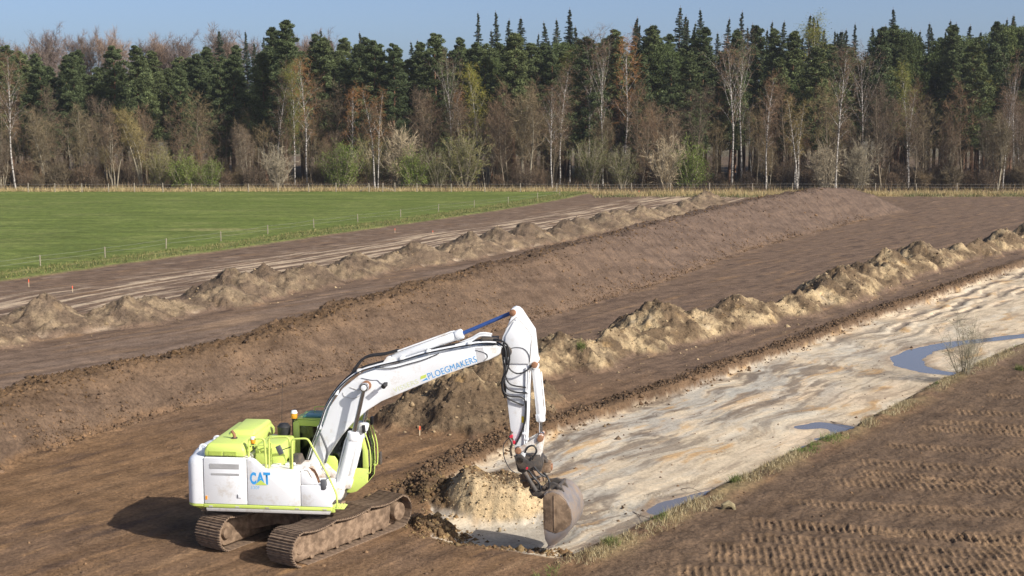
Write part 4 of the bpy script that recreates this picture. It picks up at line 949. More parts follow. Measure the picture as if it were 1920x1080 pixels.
def glass_mat():
    m, N, L, P = M_new('cab_glass'); out = N['Material Output']; N.remove(P)
    t = N.new('ShaderNodeBsdfTransparent'); t.inputs[0].default_value = (.30,.36,.34,1)
    g = N.new('ShaderNodeBsdfGlossy'); g.inputs['Roughness'].default_value = 0.03; g.inputs[0].default_value = (.9,.95,1,1)
    f = N.new('ShaderNodeFresnel'); f.inputs[0].default_value = 1.5
    mx = N.new('ShaderNodeMixShader'); L.new(f.outputs[0], mx.inputs[0]); L.new(t.outputs[0], mx.inputs[1]); L.new(g.outputs[0], mx.inputs[2]); L.new(mx.outputs[0], out.inputs[0])
    return m
GLASS = glass_mat()
EXA, EXB = 1.0, -0.11
EXG = 0.0
ex = empty('excavator', (-5.55, 36.5, EXG)); tag(ex, 'white and lime green crawler excavator digging at the edge of the sand floor', 'excavator')

# ---- undercarriage
def track_path(n=600):
    """closed side outline of the chain: (x,z) with the top run sagging between carrier rollers"""
    r = 0.43; xb, xf = -2.02, 2.02; pts = []
    for t in np.linspace(0, 1, 160): pts.append((xb+(xf-xb)*t, 0.03))
    for a in np.linspace(-math.pi/2, math.pi/2, 90)[1:]: pts.append((xf+r*math.cos(a), 0.03+r+r*math.sin(a)))
    ztop = 0.03+2*r
    for t in np.linspace(0, 1, 200)[1:]:
        x = xf+(xb-xf)*t; s = 0.0
        for (c0, c1) in ((-2.02,-0.75),(-0.75,0.75),(0.75,2.02)):
            if c0 <= x <= c1: s = -0.075*math.sin(math.pi*(x-c0)/(c1-c0))
        pts.append((x, ztop+s))
    for a in np.linspace(math.pi/2, 3*math.pi/2, 90)[1:-1]: pts.append((xb+r*math.cos(a), 0.03+r+r*math.sin(a)))
    return np.array(pts)
TP = track_path(); seg = np.linalg.norm(np.roll(TP,-1,0)-TP, axis=1); cum = np.concatenate([[0], np.cumsum(seg)]); NSH = 52
sb = MB(); SW = 0.43
sb.box(-.098,.098,-SW,SW,-.012,.014)
for gx in (-.075, 0.0, .075): sb.prism([(gx-.013,.014),(gx+.013,.014),(gx+.007,.045),(gx-.007,.045)], -SW, SW)
shoe_me = bpy.data.meshes.new('track_shoe'); shoe_me.from_pydata(sb.v, [], sb.f); shoe_me.materials.append(SHOE); shoe_me.update()
for sgn in (-1, 1):
    yc = sgn*1.25
    b = MB(); m = len(TP); inner = []
    ctr = TP.mean(0)
    for k in range(0, m, 6): inner.append(TP[k])
    loop = [(p[0]*0.985, 0.46+(p[1]-0.46)*0.90) for p in inner]
    n = len(loop); vs = []
    for (yy, sc_) in ((yc-.12,1.0),(yc+.12,1.0),(yc+.12,.86),(yc-.12,.86)):
        vs += [(x*(0.97 if sc_ < 1 else 1), yy, 0.46+(z-0.46)*sc_) for x, z in loop]
    fs = []
    for i in range(n):
        j = (i+1)%n
        fs += [(i,j,n+j,n+i),(n+i,n+j,2*n+j,2*n+i),(2*n+i,2*n+j,3*n+j,3*n+i),(3*n+i,3*n+j,j,i)]
    b.add(vs, fs); ch = b.build('track_chain', MUDDY, ex, rz=EXA)
    for k in range(NSH):
        d = (k+0.35*(sgn>0))*cum[-1]/NSH; i = int(np.searchsorted(cum, d)-1) % len(TP); j = (i+1)%len(TP)
        t = (d-cum[i])/max(seg[i],1e-6); p = TP[i]+(TP[j]-TP[i])*t; tg = TP[j]-TP[i]
        o = bpy.data.objects.new('track_shoe', shoe_me); COL.objects.link(o); o.parent = ch
        o.location = (p[0], yc, p[1]); o.rotation_euler = (0, -math.atan2(tg[1], tg[0])+math.pi, 0)
        o.rotation_euler = (math.pi, -math.atan2(-tg[1], -tg[0])+0, 0) if False else Matrix(((tg[0]/np.hypot(*tg),0,tg[1]/np.hypot(*tg)),(0,-1,0),(tg[1]/np.hypot(*tg),0,-tg[0]/np.hypot(*tg)))).to_euler()
    # side frame caked with mud
    yo = yc + sgn*0.27
    b = MB()
    b.prism([(-2.25,.20),(-2.05,.10),(1.65,.10),(1.72,.30),(1.74,.70),(1.0,.74),(-.6,.74),(-1.4,.72),(-2.1,.78),(-2.38,.62),(-2.42,.40)], min(yc-sgn*.2,yo), max(yc-sgn*.2,yo))
    fr = b.build('track_frame', MUDDY, ex, bevel=0.05, rz=EXA)
    bm = bmesh.new(); bm.from_mesh(fr.data); bmesh.ops.triangulate(bm, faces=bm.faces[:]); bmesh.ops.subdivide_edges(bm, edges=[e for e in bm.edges if e.calc_length() > .25], cuts=5, use_grid_fill=True)
    for vtx in bm.verts:
        q = vtx.co; dd = float(noise(np.array([q.x*5.]), np.array([q.z*5.+q.y*3]), 77)[0])*0.03 + float(noise(np.array([q.x*13.]), np.array([q.z*13.]), 78)[0])*0.015
        vtx.co.y += sgn*dd
    bm.to_mesh(fr.data); bm.free()
    b = MB()
    for rx in (-1.55,-1.05,-.55,-.05,.45,.95,1.4): b.cyl((rx,yc+sgn*.14,.16),(rx,yc+sgn*.285,.16),.085,12)
    b.build('track_rollers', MUDDY, ex, bevel=0.01, rz=EXA)['kind'] = 'stuff'
    for rx in (-0.75, 0.75):
        MB().cyl((rx,yc+sgn*.1,.80),(rx,yc+sgn*.30,.80),.065,12).build('carrier_roller', MUDDY, ex, bevel=0.01, rz=EXA)
    b = MB(); b.cyl((2.02,yc-sgn*.2,.46),(2.02,yc+sgn*.12,.46),.36,28); b.cyl((2.02,yc+sgn*.12,.46),(2.02,yc+sgn*.36,.46),.25,24); b.build('final_drive', MUDDY, ex, bevel=0.025, rz=EXA)
    b = MB(); b.cyl((-2.02,yc-sgn*.13,.46),(-2.02,yc+sgn*.13,.46),.36,28); b.cyl((-2.02,yc-sgn*.3,.46),(-2.02,yc+sgn*.3,.46),.16,20); b.build('idler_wheel', MUDDY, ex, bevel=0.02, rz=EXA)
b = MB(); b.box(-.75,.75,-.75,.75,.48,.93)
for sx in (-1,1):
    for sy in (-1,1):
        b.add([(sx*.3,sy*.5,.5),(sx*.75,sy*.3,.5),(sx*1.25,sy*1.1,.30),(sx*.75,sy*1.1,.30),(sx*.3,sy*.5,.92),(sx*.75,sy*.3,.92),(sx*1.25,sy*1.1,.70),(sx*.75,sy*1.1,.70)],
              [(0,1,2,3),(4,7,6,5),(0,4,5,1),(1,5,6,2),(2,6,7,3),(3,7,4,0)])
b.build('car_body', MUDDY, ex, bevel=0.02, rz=EXA)
MB().cyl((0,0,.9),(0,0,1.12),.72,40).build('swing_bearing', DARK, ex, rz=EXA)

# ---- upper structure
def U(mb, name, mat, bevel=0.0, parent=None, smooth=False):
    """a part of the turned upper structure"""
    return mb.build(name, mat, parent or ex, bevel, smooth, rz=None if parent else EXB)
U(MB().box(-2.45,1.0,-1.40,1.40,1.03,1.24), 'turntable_deck', DARK)
# counterweight: rounded plan, chamfered foot
def cw_plan(inset=0.0, rear=0.0):
    p = [(-2.36,-1.485+inset)]
    for a in np.linspace(0, 1, 8): p.append((-2.56-0.28*math.sin(a*math.pi/2), -1.485+inset+0.34*(1-math.cos(a*math.pi/2))))
    for yy in np.linspace(-0.9, 0.9, 9): p.append((-2.86-0.12*math.cos(yy/0.9*math.pi/2)+rear, yy))
    for a in np.linspace(1, 0, 8): p.append((-2.56-0.28*math.sin(a*math.pi/2), 1.485-inset-0.34*(1-math.cos(a*math.pi/2))))
    p.append((-2.36,1.485-inset)); return p
def ring_stack(levels):
    b = MB(); n = len(levels[0][1]); vs = []; fs = []
    for z, pl in levels: vs += [(x,y,z) for x,y in pl]
    for l in range(len(levels)-1):
        for i in range(n):
            j = (i+1)%n; fs.append((l*n+j, l*n+i, (l+1)*n+i, (l+1)*n+j))
    fs += [tuple(range(n)), tuple(range(len(levels)*n-1, (len(levels)-1)*n-1, -1))]
    return b.add(vs, fs)
def shrink(pl, d): return [(x+(d*1.3 if x < -2.6 else d*0.4 if x < -2.4 else 0), y*(1-d*0.55)) for x, y in pl]
pl = cw_plan()
cw = U(ring_stack([(1.255,pl),(1.3,pl),(2.30,pl),(2.42,shrink(pl,.03)),(2.475,shrink(pl,.09)),(2.49,shrink(pl,.18))]), 'counterweight', WHITE, 0, smooth=True)
U(ring_stack([(1.03,shrink(pl,.28)),(1.12,shrink(pl,.10)),(1.19,pl),(1.252,pl)]), 'lime_skirt', LIME, 0, cw, True)
for (lx, ly) in ((-2.66,-.55),(-2.6,.45)): U(MB().tube(catmull([(lx-.08,ly,2.42),(lx-.07,ly,2.56),(lx+.02,ly,2.60),(lx+.09,ly,2.54),(lx+.1,ly,2.42)],4),.035,8), 'lifting_eye', WHITE, 0, cw)
# right-hand doors and skirts, each panel its own slab with a gap to the next
def slab(poly, name, mat, y0=-1.485, th=0.06, bev=0.018, parent=None): return U(MB().prism(poly, y0, y0+th), name, mat, bev, parent)
rd = slab([(-2.335,1.262),(-1.185,1.262),(-1.19,2.46),(-1.22,2.505),(-2.30,2.505),(-2.335,2.47)], 'rear_door', WHITE)
fd = slab([(-1.17,1.262),(.235,1.262),(.235,2.15),(.18,2.215),(-.60,2.215),(-.72,2.26),(-.95,2.475),(-1.02,2.505),(-1.17,2.505)], 'front_door', WHITE)
tb = slab([(.25,1.262),(1.075,1.262),(1.0,1.79),(.96,1.83),(.25,1.83)], 'toolbox_door', WHITE)
slab([(.25,1.845),(.80,1.845),(.62,1.90),(.46,2.08),(.40,2.16),(.30,2.20),(.25,2.20)], 'toolbox_shoulder', WHITE, -1.47, .05, .015)
sk = slab([(-2.345,1.165),(1.06,1.165),(1.06,1.252),(-2.345,1.252)], 'lime_sill', LIME, -1.495, .09, .012)
slab([(-2.28,1.06),(1.0,1.06),(1.03,1.155),(-2.30,1.155)], 'grey_sill', GREY, -1.485, .10, .02)
for lx in (-2.16,-1.45,-.65,.15,.88): U(MB().box(lx-.05,lx+.05,-1.503,-1.49,1.185,1.215), 'sill_latch', GREY, 0, sk)
for (x0,x1,z0,z1) in ((-2.17,-1.38,2.20,2.335),(-2.13,-1.38,2.03,2.085)):
    g = U(MB().box(x0,x1,-1.490,-1.470,z0,z1), 'louvre', GRILLE, 0, rd)
    bb = MB()
    for zz in np.arange(z0+.012, z1-.008, .024): bb.prism([(x0,zz),(x0,zz+.012),(x1,zz+.012),(x1,zz)], -1.497, -1.487)
    # slats too fine to pick apart
    o = U(bb, 'louvre_slats', mat_plain('louvre_slat', (.50,.50,.50), .5, var=.08), 0, g); o['kind'] = 'stuff'
U(MB().box(-1.43,-1.33,-1.497,-1.484,1.43,1.53), 'door_latch', WHITE, .004, rd); U(MB().box(-1.445,-1.425,-1.5,-1.484,1.44,1.53), 'latch_edge', DGREY, 0, rd)
U(MB().box(-2.30,-2.25,-1.494,-1.48,1.37,1.47), 'reflector', AMBER, 0, rd)
# body core behind the panels
U(MB().box(-2.34,-1.18,-1.40,1.44,1.24,2.47), 'engine_bay', WHITE_D, .02)
U(MB().box(-1.17,.22,-1.40,-.42,1.24,2.185), 'side_compartment', WHITE_D, .02)
U(MB().box(.24,.98,-1.41,-.55,1.24,1.80), 'toolbox', WHITE, .04)
U(MB().box(-1.17,-.50,.40,1.44,1.24,2.25), 'battery_box', WHITE_D, .02)
# platform plate with hatches
pf = U(MB().box(-1.12,.30,-1.42,-.36,2.19,2.212), 'platform', WHITE_D, .006)
for (x0,x1,y0,y1) in ((-.62,-.40,-1.2,-.95),(-.30,-.05,-1.0,-.7),(.0,.2,-1.3,-1.05)): U(MB().box(x0,x1,y0,y1,2.214,2.26), 'filler_cap', WHITE, .02, pf)
U(MB().tube(catmull([(.30,-1.30,2.20),(.42,-1.30,2.18),(.52,-1.32,2.0),(.58,-1.32,1.86)],5),.05,8), 'grab_loop', WHITE_D); U(MB().tube(catmull([(.38,-1.2,2.20),(.52,-1.2,2.16),(.62,-1.22,2.0),(.68,-1.24,1.84)],5),.035,8), 'hose_bundle', RUST)
# engine hood
hd = U(ring_stack([(2.507,[(-2.34,-1.42),(-1.24,-1.42),(-1.22,1.40),(-2.36,1.40)]),(2.70,[(-2.33,-1.42),(-1.26,-1.42),(-1.23,1.40),(-2.34,1.40)]),(2.84,[(-2.24,-1.34),(-1.34,-1.32),(-1.30,1.30),(-2.24,1.30)])][::1]), 'engine_hood', LIME, .06)
U(ring_stack([(2.83,[(-2.02,-.35),(-1.28,-.35),(-1.26,1.28),(-2.10,1.28)]),(2.96,[(-1.94,-.22),(-1.34,-.22),(-1.32,1.18),(-2.0,1.18)])]), 'hood_cover', LIME, .05, hd)
for (x0,x1) in ((-2.20,-1.86),(-1.80,-1.46)):
    g = U(MB().box(x0,x1,-1.428,-1.40,2.545,2.65), 'hood_vent', mat_plain('lime_mesh', (.36,.46,.07), .6, var=.1), 0, hd)
    bb = MB()
    for zz in np.arange(2.552,2.645,.022): bb.box(x0+.01,x1-.01,-1.436,-1.427,zz,zz+.009)
    o = U(bb, 'vent_slats', LIME, 0, g); o['kind'] = 'stuff'
U(MB().tube(catmull([(-1.72,-.75,2.80),(-1.72,-.75,2.93),(-1.75,-.75,2.99),(-1.80,-.75,3.05)],4),.04,10), 'exhaust_pipe', RUST, 0, hd)
U(MB().tube([(-1.72,-.75,2.845),(-1.72,-.75,2.87)],.08,12), 'exhaust_collar', DARK, 0, hd)
# lime tank in front of the hood
U(ring_stack([(2.21,[(-1.12,-.95),(-.30,-.95),(-.30,.30),(-1.12,.30)]),(2.62,[(-1.10,-.95),(-.32,-.95),(-.32,.30),(-1.10,.30)]),(2.74,[(-1.05,-.80),(-.40,-.80),(-.40,.22),(-1.05,.22)])]), 'hydraulic_tank', LIME, .04)
U(MB().prism([(-.26,2.2),(.10,2.2),(.02,2.42),(-.20,2.42)], -.85,-.4), 'valve_cover', DARK, .03)
# handrails
def rail(pts, name='handrail', r=.026, mat=None): return U(MB().tube(catmull(pts,5) if len(pts) > 2 else pts, r, 8), name, mat or LIME)
def bentrail(pts, r=.026, name='handrail'):
    P = [Vector(p) for p in pts]; out = [P[0]]
    for i in range(1, len(P)-1):
        a = (P[i-1]-P[i]).normalized(); c = (P[i+1]-P[i]).normalized(); d = min(.10,(P[i-1]-P[i]).length*.4,(P[i+1]-P[i]).length*.4)
        for t in (0,.25,.5,.75,1): out.append((P[i]+a*d)*(1-t)**2+P[i]*2*t*(1-t)+(P[i]+c*d)*t*t)
    out.append(P[-1]); return U(MB().tube(out, r, 8), name, LIME)
bentrail([(-1.16,-1.33,2.50),(-1.16,-1.33,2.98),(-.74,-1.33,3.0),(-.70,-1.33,2.22)]); bentrail([(-1.16,-1.33,2.80),(-.72,-1.33,2.82)], .016)
bentrail([(-.62,-1.33,2.20),(-.62,-1.33,3.03),(-.08,-1.33,3.06),(-.05,-1.33,2.20)]); bentrail([(-.66,-1.0,2.20),(-.66,-1.0,2.80),(-.66,-1.33,2.95)], .02)
bentrail([(.0,-1.36,2.20),(.0,-1.36,3.01),(.42,-1.36,3.04),(.95,-1.38,2.08),(1.17,-1.40,1.60),(1.19,-1.40,1.26)])
bentrail([(-1.20,-1.30,2.52),(-1.06,-1.30,2.95),(-.95,-1.05,2.55)], .018)
# mirrors and lamps on the rails
mr = U(MB().prism([(-.43,2.80),(-.30,2.86),(-.20,2.64),(-.33,2.58)], -1.43,-1.37), 'mirror', DGREY, .02); U(MB().tube([(-.26,-1.40,2.72),(-.03,-1.35,2.80)],.014,6), 'mirror_arm', BLACK, 0, mr)
mr = U(MB().prism([(.76,1.98),(.92,1.99),(.94,1.76),(.88,1.70),(.78,1.71)], -1.50,-1.40), 'mirror', DGREY, .03); U(MB().tube([(.9,-1.42,1.98),(1.02,-1.38,2.05)],.016,6), 'mirror_arm', DGREY, 0, mr)
def beacon(x,y,z,s=1.0):
    be = U(MB().cyl((x,y,z),(x,y,z+.12*s),.075*s,16), 'beacon', AMBER, .01); U(MB().cyl((x,y,z+.121*s),(x,y,z+.19*s),.085*s,16,.06*s), 'beacon_cap', WHITE, .01, be); U(MB().cyl((x,y,z-.16*s),(x,y,z-.001),.03*s,10), 'beacon_stem', BLACK, 0, be)
beacon(-1.05,-1.30,2.86,.9); beacon(-.47,.62,3.12,1.15)
# pre-cleaner behind the cab
U(MB().tube([(-.74,.55,2.2),(-.74,.55,2.66),(-.74,.55,2.68),(-.74,.55,2.9),(-.74,.55,2.98),(-.74,.55,3.0)],[.09,.09,.17,.185,.12,.02],16), 'air_cleaner', BLACK, 0, smooth=True)
U(MB().tube([(-.52,.66,2.3),(-.52,.66,3.12)],.022,6), 'antenna_post', BLACK); U(MB().tube([(-.90,.9,2.9),(-.86,.9,4.1)],.006,5), 'whip_antenna', BLACK)

# ---- cab
cab = empty('cab', (0,0,0), EXB, ex)
cy0, cy1 = .52, 1.47
SIDE = [(-.48,1.18),(1.10,1.10),(1.34,1.22),(1.62,1.72),(1.58,2.30),(1.42,2.98),(1.28,3.10),(-.34,3.10),(-.48,3.02)]
def cabm(mb, name, mat, bev=0.0): return mb.build(name, mat, cab, bev)
cabm(MB().box(-.46,1.12,cy0+.01,cy1-.01,1.16,1.30), 'cab_floor', DARK)
for (ya, yb) in ((cy0,cy0+.07),(cy1-.07,cy1)):
    cabm(MB().prism([(-.48,1.18),(-.30,1.17),(-.30,3.03),(-.34,3.10),(-.48,3.02)],ya,yb), 'rear_pillar', LIME, .02)
    cabm(MB().prism([(-.295,2.93),(1.30,2.90),(1.40,2.98),(1.28,3.10),(-.335,3.10)],ya,yb), 'roof_rail', LIME, .02)
    cabm(MB().prism([(1.44,1.80),(1.60,1.80),(1.58,2.30),(1.43,2.895),(1.30,2.895),(1.44,2.30)],ya,yb), 'front_pillar', LIME, .02)
    cabm(MB().prism([(-.295,1.175),(1.10,1.10),(1.26,1.14),(1.57,1.40),(1.60,1.795),(-.295,1.795)],ya,yb), 'lower_side_panel', LIME, .02)
    cabm(MB().prism([(-.29,1.80),(1.43,1.80),(1.43,2.30),(1.29,2.885),(-.29,2.915)],ya+.025,ya+.04), 'side_window', GLASS)
cabm(MB().box(.55,.60,cy0+.01,cy0+.05,1.80,2.90), 'window_divider', BLACK)
cabm(MB().box(-.48,-.43,cy0+.07,cy1-.07,1.18,1.95), 'rear_panel', LIME, .01); cabm(MB().box(-.46,-.445,cy0+.075,cy1-.075,1.955,2.95), 'rear_window', GLASS); cabm(MB().box(-.48,-.42,cy0+.072,cy1-.072,2.955,3.08), 'rear_header', LIME, .01)
rf = cabm(MB().box(-.36,1.30,cy0-.01,cy1+.01,3.105,3.15), 'roof', LIME, .02); MB().box(-.22,.95,cy0+.06,cy1-.06,3.152,3.185).build('roof_hatch', TEAL, rf, .012)
MB().tube(catmull([(-.10,cy1-.02,3.15),(-.08,cy1-.02,3.27),(.4,cy1-.02,3.28),(.9,cy1-.02,3.28),(.92,cy1-.02,3.15)],4),.014,6).build('roof_guard_rail', LIME, rf)
# windscreen and nose
def sheet(name, pts, mat, th=.014):
    b = MB(); n = len(pts); b.prism(pts, cy0+.075, cy1-.075); return cabm(b, name, mat)
sheet('windscreen', [(1.578,1.82),(1.592,1.82),(1.575,2.30),(1.41,2.96),(1.396,2.96),(1.56,2.30)], GLASS); sheet('lower_windscreen', [(1.555,1.42),(1.569,1.42),(1.592,1.80),(1.578,1.80)], GLASS)
cabm(MB().prism([(1.10,1.10),(1.26,1.14),(1.565,1.395),(1.56,1.415),(1.05,1.41)],cy0+.072,cy1-.072), 'nose_sill', LIME, .01)
for yy in (cy0+.005, cy1-.03): cabm(MB().tube(catmull([(1.58,yy,1.66),(1.655,yy,1.74),(1.65,yy,2.28),(1.53,yy,2.75),(1.43,yy,2.95)],5),.017,8), 'screen_guard', LIME)
cabm(MB().tube(catmull([(1.56,.95,1.85),(1.60,.98,2.3),(1.52,.99,2.6)],4),.012,6), 'wiper', BLACK)
cabm(MB().box(1.46,1.54,cy0-.12,cy0+.04,2.80,3.02), 'cab_lamp', BLACK, .02); cabm(MB().box(1.46,1.54,cy1-.06,cy1+.10,2.80,3.02), 'cab_lamp', BLACK, .02)
mm = cabm(MB().box(1.66,1.72,cy1+.12,cy1+.32,1.62,1.98), 'cab_mirror', DARK, .03); MB().tube([(1.5,cy1,1.7),(1.69,cy1+.2,1.75)],.014,6).build('mirror_arm', BLACK, mm)
cabm(MB().box(.86,1.02,cy0-.006,cy0+.01,1.36,1.42), 'step_lamp', DARK)
# seat and console seen through the glass
cabm(MB().prism([(.05,1.31),(.55,1.31),(.60,1.62),(.18,1.66),(.06,2.38),(-.10,2.38),(-.02,1.60)], .78, 1.22), 'operator_seat', BLACK, .05)
cabm(MB().box(.62,.82,.60,.74,1.31,1.78), 'console', DGREY, .03); cabm(MB().box(.9,1.05,.62,.70,1.80,2.05), 'monitor', DGREY, .02)
# front step and brackets
st_ = U(MB().box(1.02,1.36,-1.40,-.98,1.19,1.22), 'step', LIME, .005)
for k in range(4): U(MB().box(1.06+k*.075,1.085+k*.075,-1.38,-1.0,1.222,1.24), 'tread_bar', LIME, 0, st_)
U(MB().box(1.0,1.12,-1.40,-1.34,1.10,1.30), 'step_bracket', LIME, .01)
U(MB().prism([(.42,1.72),(.78,1.72),(.78,2.02),(.70,2.14),(.52,2.16),(.42,2.05)], .36,.44), 'bracket_plate', LIME, .02)
# boom foot housing
for yy in (-.40,.30): U(MB().prism([(-.35,1.24),(1.0,1.24),(.95,1.50),(.50,1.95),(.28,2.05),(.05,1.98),(-.30,1.6)], yy, yy+.10), 'boom_bracket', WHITE_D, .02)
U(MB().prism([(.75,1.24),(1.12,1.24),(1.18,1.42),(1.08,1.58),(.92,1.55)], -.75,-.45), 'cylinder_bracket', WHITE_D, .03); U(MB().prism([(.75,1.24),(1.12,1.24),(1.18,1.42),(1.08,1.58),(.92,1.55)], .41,.50), 'cylinder_bracket', WHITE_D, .03)

# ---- boom
BO = [(.02,1.66),(.10,1.58),(.30,1.60),(.42,1.78),(.57,2.19),(.94,2.75),(1.33,3.20),(1.76,3.58),(2.16,3.84),(2.91,4.17),(3.80,4.56),(4.50,4.82),(5.02,5.0),(5.28,5.14),(5.36,5.22),(5.34,5.34),(5.20,5.375),(4.69,5.34),(3.41,5.08),(2.76,4.88),(2.02,4.69),(1.56,4.52),(1.11,4.16),(.75,3.65),(.55,3.11),(.34,2.60),(.19,2.19),(.02,1.86)]
bm_ = U(MB().prism(BO, -.30, .30), 'boom', WHITE, .02)
ridge = [(5.20,5.42),(4.69,5.40),(3.41,5.14),(2.76,4.94),(2.02,4.75),(1.53,4.57),(1.07,4.20),(.70,3.68),(.50,3.13),(.29,2.62),(.14,2.20)]
def along(off, y, i0=0, i1=None):
    pts = []; R = ridge[i0:i1]
    for i,(x,z) in enumerate(R):
        a = R[max(i-1,0)]; c = R[min(i+1,len(R)-1)]; t = Vector((c[0]-a[0], c[1]-a[1])).normalized(); n = Vector((t.y,-t.x)); pts.append((x+n.x*off, y, z+n.y*off))
    return pts
for k,(off,y,rad,mt,nm) in enumerate([(.03,-.26,.030,WHITE,'boom_pipe'),(.03,-.16,.030,WHITE,'boom_pipe'),(.02,-.335,.018,BLACK,'boom_hose'),(.03,.18,.030,WHITE,'boom_pipe'),(.075,-.06,.026,BLACK,'boom_hose'),(.03,.27,.022,BLACK,'boom_hose')]):
    U(MB().tube(catmull(along(off,y),5), rad, 7), nm, mt, 0, bm_, True)
for (x,z) in ((3.41,5.15),(2.70,4.95),(1.55,4.60),(.93,4.0),(.46,3.06),(4.5,5.38)): U(MB().box(x-.05,x+.05,-.33,-.10,z-.02,z+.07), 'pipe_clamp', WHITE, .012, bm_)
U(MB().tube(catmull([(3.7,-.335,5.15),(3.3,-.335,4.98),(2.9,-.335,4.86),(2.45,-.335,4.74),(2.0,-.335,4.74)],5),.012,6), 'slack_cable', BLACK, 0, bm_)
U(MB().tube(catmull([(1.62,-.31,4.45),(1.9,-.31,4.40),(2.05,-.31,4.40),(2.14,-.31,4.32),(2.24,-.32,4.30)],5),.008,5), 'lamp_cable', DGREY, 0, bm_)
U(MB().tube(catmull([(1.3,-.31,4.2),(1.5,-.31,4.13),(1.62,-.31,4.14)],4),.007,5), 'grease_line', GREY, 0, bm_); U(MB().tube(catmull([(1.12,-.31,4.05),(1.16,-.31,3.95),(1.4,-.31,3.90),(1.62,-.31,4.0)],4),.007,5), 'grease_line', GREY, 0, bm_)
wl = U(MB().tube([(2.30,-.46,4.33),(2.26,-.60,4.28)],.065,12), 'work_lamp', BLACK, .01, bm_); 
U(MB().tube([(2.30,-.30,4.33),(2.30,-.46,4.33)],.03,8), 'lamp_bracket', BLACK, 0, bm_)
U(MB().tube(catmull([(.50,-.35,2.95),(.62,-.42,2.72),(.70,-.42,2.45),(.62,-.36,2.15)],5),.03,8), 'looped_hose', DGREY, 0, bm_)
U(MB().tube(catmull([(4.66,-.31,5.25),(4.92,-.31,5.18),(4.98,-.31,5.08),(4.88,-.31,4.98)],5),.009,5), 'grease_line', DGREY, 0, bm_)
U(MB().prism([(4.66,5.31),(4.86,5.33),(4.93,4.985),(4.72,4.91)], -.304,-.25), 'grey_patch', mat_plain('grey_patch', (.60,.60,.61), .5, var=.03), 0, bm_)
U(MB().cyl((1.76,-.36,4.26),(1.76,-.30,4.26),.13,20), 'pin_boss', RUST, .01, bm_)
U(MB().cyl((.20,-.42,1.80),(.20,.42,1.80),.10,16), 'boom_foot_pin', DARK, 0, bm_)
# cylinder ears for the stick cylinder
for yy in (-.16,.11): U(MB().prism([(2.05,4.68),(2.62,4.83),(2.45,4.99),(2.30,5.0),(2.22,4.92)],yy,yy+.05), 'cylinder_ear', WHITE_D, .01, bm_)
# lettering: flat painted words a hair proud of the plate
def text_mesh(body, bold=0.0):
    cu = bpy.data.curves.new('word', 'FONT'); cu.body = body; cu.size = 1.0; cu.offset = bold; cu.extrude = 0.0; cu.space_character = 1.05; cu.resolution_u = 6
    o = bpy.data.objects.new('word', cu); COL.objects.link(o); bpy.context.view_layer.update()
    me = bpy.data.meshes.new_from_object(o.evaluated_get(bpy.context.evaluated_depsgraph_get())); bpy.data.objects.remove(o); bpy.data.curves.remove(cu)
    co = np.zeros(len(me.vertices)*3); me.vertices.foreach_get('co', co); co = co.reshape(-1,3); return me, co
def lettering(body, p0, p1, h, y, mat, parent, bold=0.0):
    """word from p0 to p1 (x,z of its baseline) with cap height h on the plane y"""
    me, co = text_mesh(body, bold); lo, hi = co.min(0), co.max(0); L = math.hypot(p1[0]-p0[0], p1[1]-p0[1]); a = math.atan2(p1[1]-p0[1], p1[0]-p0[0])
    u = (co[:,0]-lo[0])/(hi[0]-lo[0])*L; v = (co[:,1]-lo[1])/(hi[1]-lo[1])*h
    out = np.stack([p0[0]+u*math.cos(a)-v*math.sin(a), np.full(len(u), y), p0[1]+u*math.sin(a)+v*math.cos(a)], 1)
    me.vertices.foreach_set('co', out.ravel()); me.update(); o = link('lettering', me, mat, parent); return o
lettering('VISSERS', (2.50,4.075), (3.16,4.345), .125, -.304, PALE_YG, bm_, 0.0)
lettering('PLOEGMAKERS', (3.43,4.45), (4.71,4.945), .165, -.304, BLUE, bm_, 0.0)
U(MB().prism([(3.19,4.44),(3.21,4.53),(3.36,4.585),(3.345,4.50)], -.304,-.29), 'logo_mark', LIME_L, 0, bm_); U(MB().prism([(3.22,4.385),(3.365,4.49),(3.40,4.44),(3.37,4.44)], -.304,-.29), 'logo_mark', BLUE, 0, bm_)
lettering('C', (-1.09,1.81), (-.925,1.813), .325, -1.488, BLUE, fd, 0.045); lettering('A', (-.93,1.812), (-.70,1.814), .325, -1.488, BLUE, fd, 0.04); lettering('T', (-.735,1.815), (-.55,1.817), .325, -1.488, BLUE, fd, 0.045)
U(MB().prism([(-.965,1.80),(-.81,1.935),(-.645,1.803)], -1.4915,-1.47), 'logo_mark', LIME_L, 0, fd)
lettering('330F', (-1.08,1.685), (-.84,1.688), .085, -1.488, PALE_BLUE, fd, 0.0)

# ---- cylinders
def cylinder(p0, p1, rod_end, r, rr, name, rodmat, collar=True):
    p0, p1, e = Vector(p0), Vector(p1), Vector(rod_end); d = (p1-p0).normalized()
    b = MB(); b.tube([p0+d*.10, p1], r, 20); b.tube([p1-d*.20, p1-d*.02], r*1.18, 20)
    b.cyl(p0+Vector((0,-.09,0)), p0+Vector((0,.09,0)), r*.95, 16)
    o = U(b, name, WHITE, .008); 
    q = MB(); q.tube([p1-d*.05, e], rr, 14); q.cyl(e+Vector((0,-.08,0)), e+Vector((0,.08,0)), rr*1.9, 16); U(q, 'rod', rodmat, 0, o, True)
    t = Vector((-d.z,0,d.x)); t = -t if t.z < 0 else t
    U(MB().tube([p0+d*.18+t*(r+.03), p1-d*.30+t*(r+.03), p1-d*.18+t*(r+.01)], .022, 7), 'oil_pipe', WHITE, 0, o)
    return o
cylinder((1.05,-.60,1.46),(1.47,-.60,3.06),(1.76,-.60,4.26),.135,.058,'boom_cylinder',CHROME)
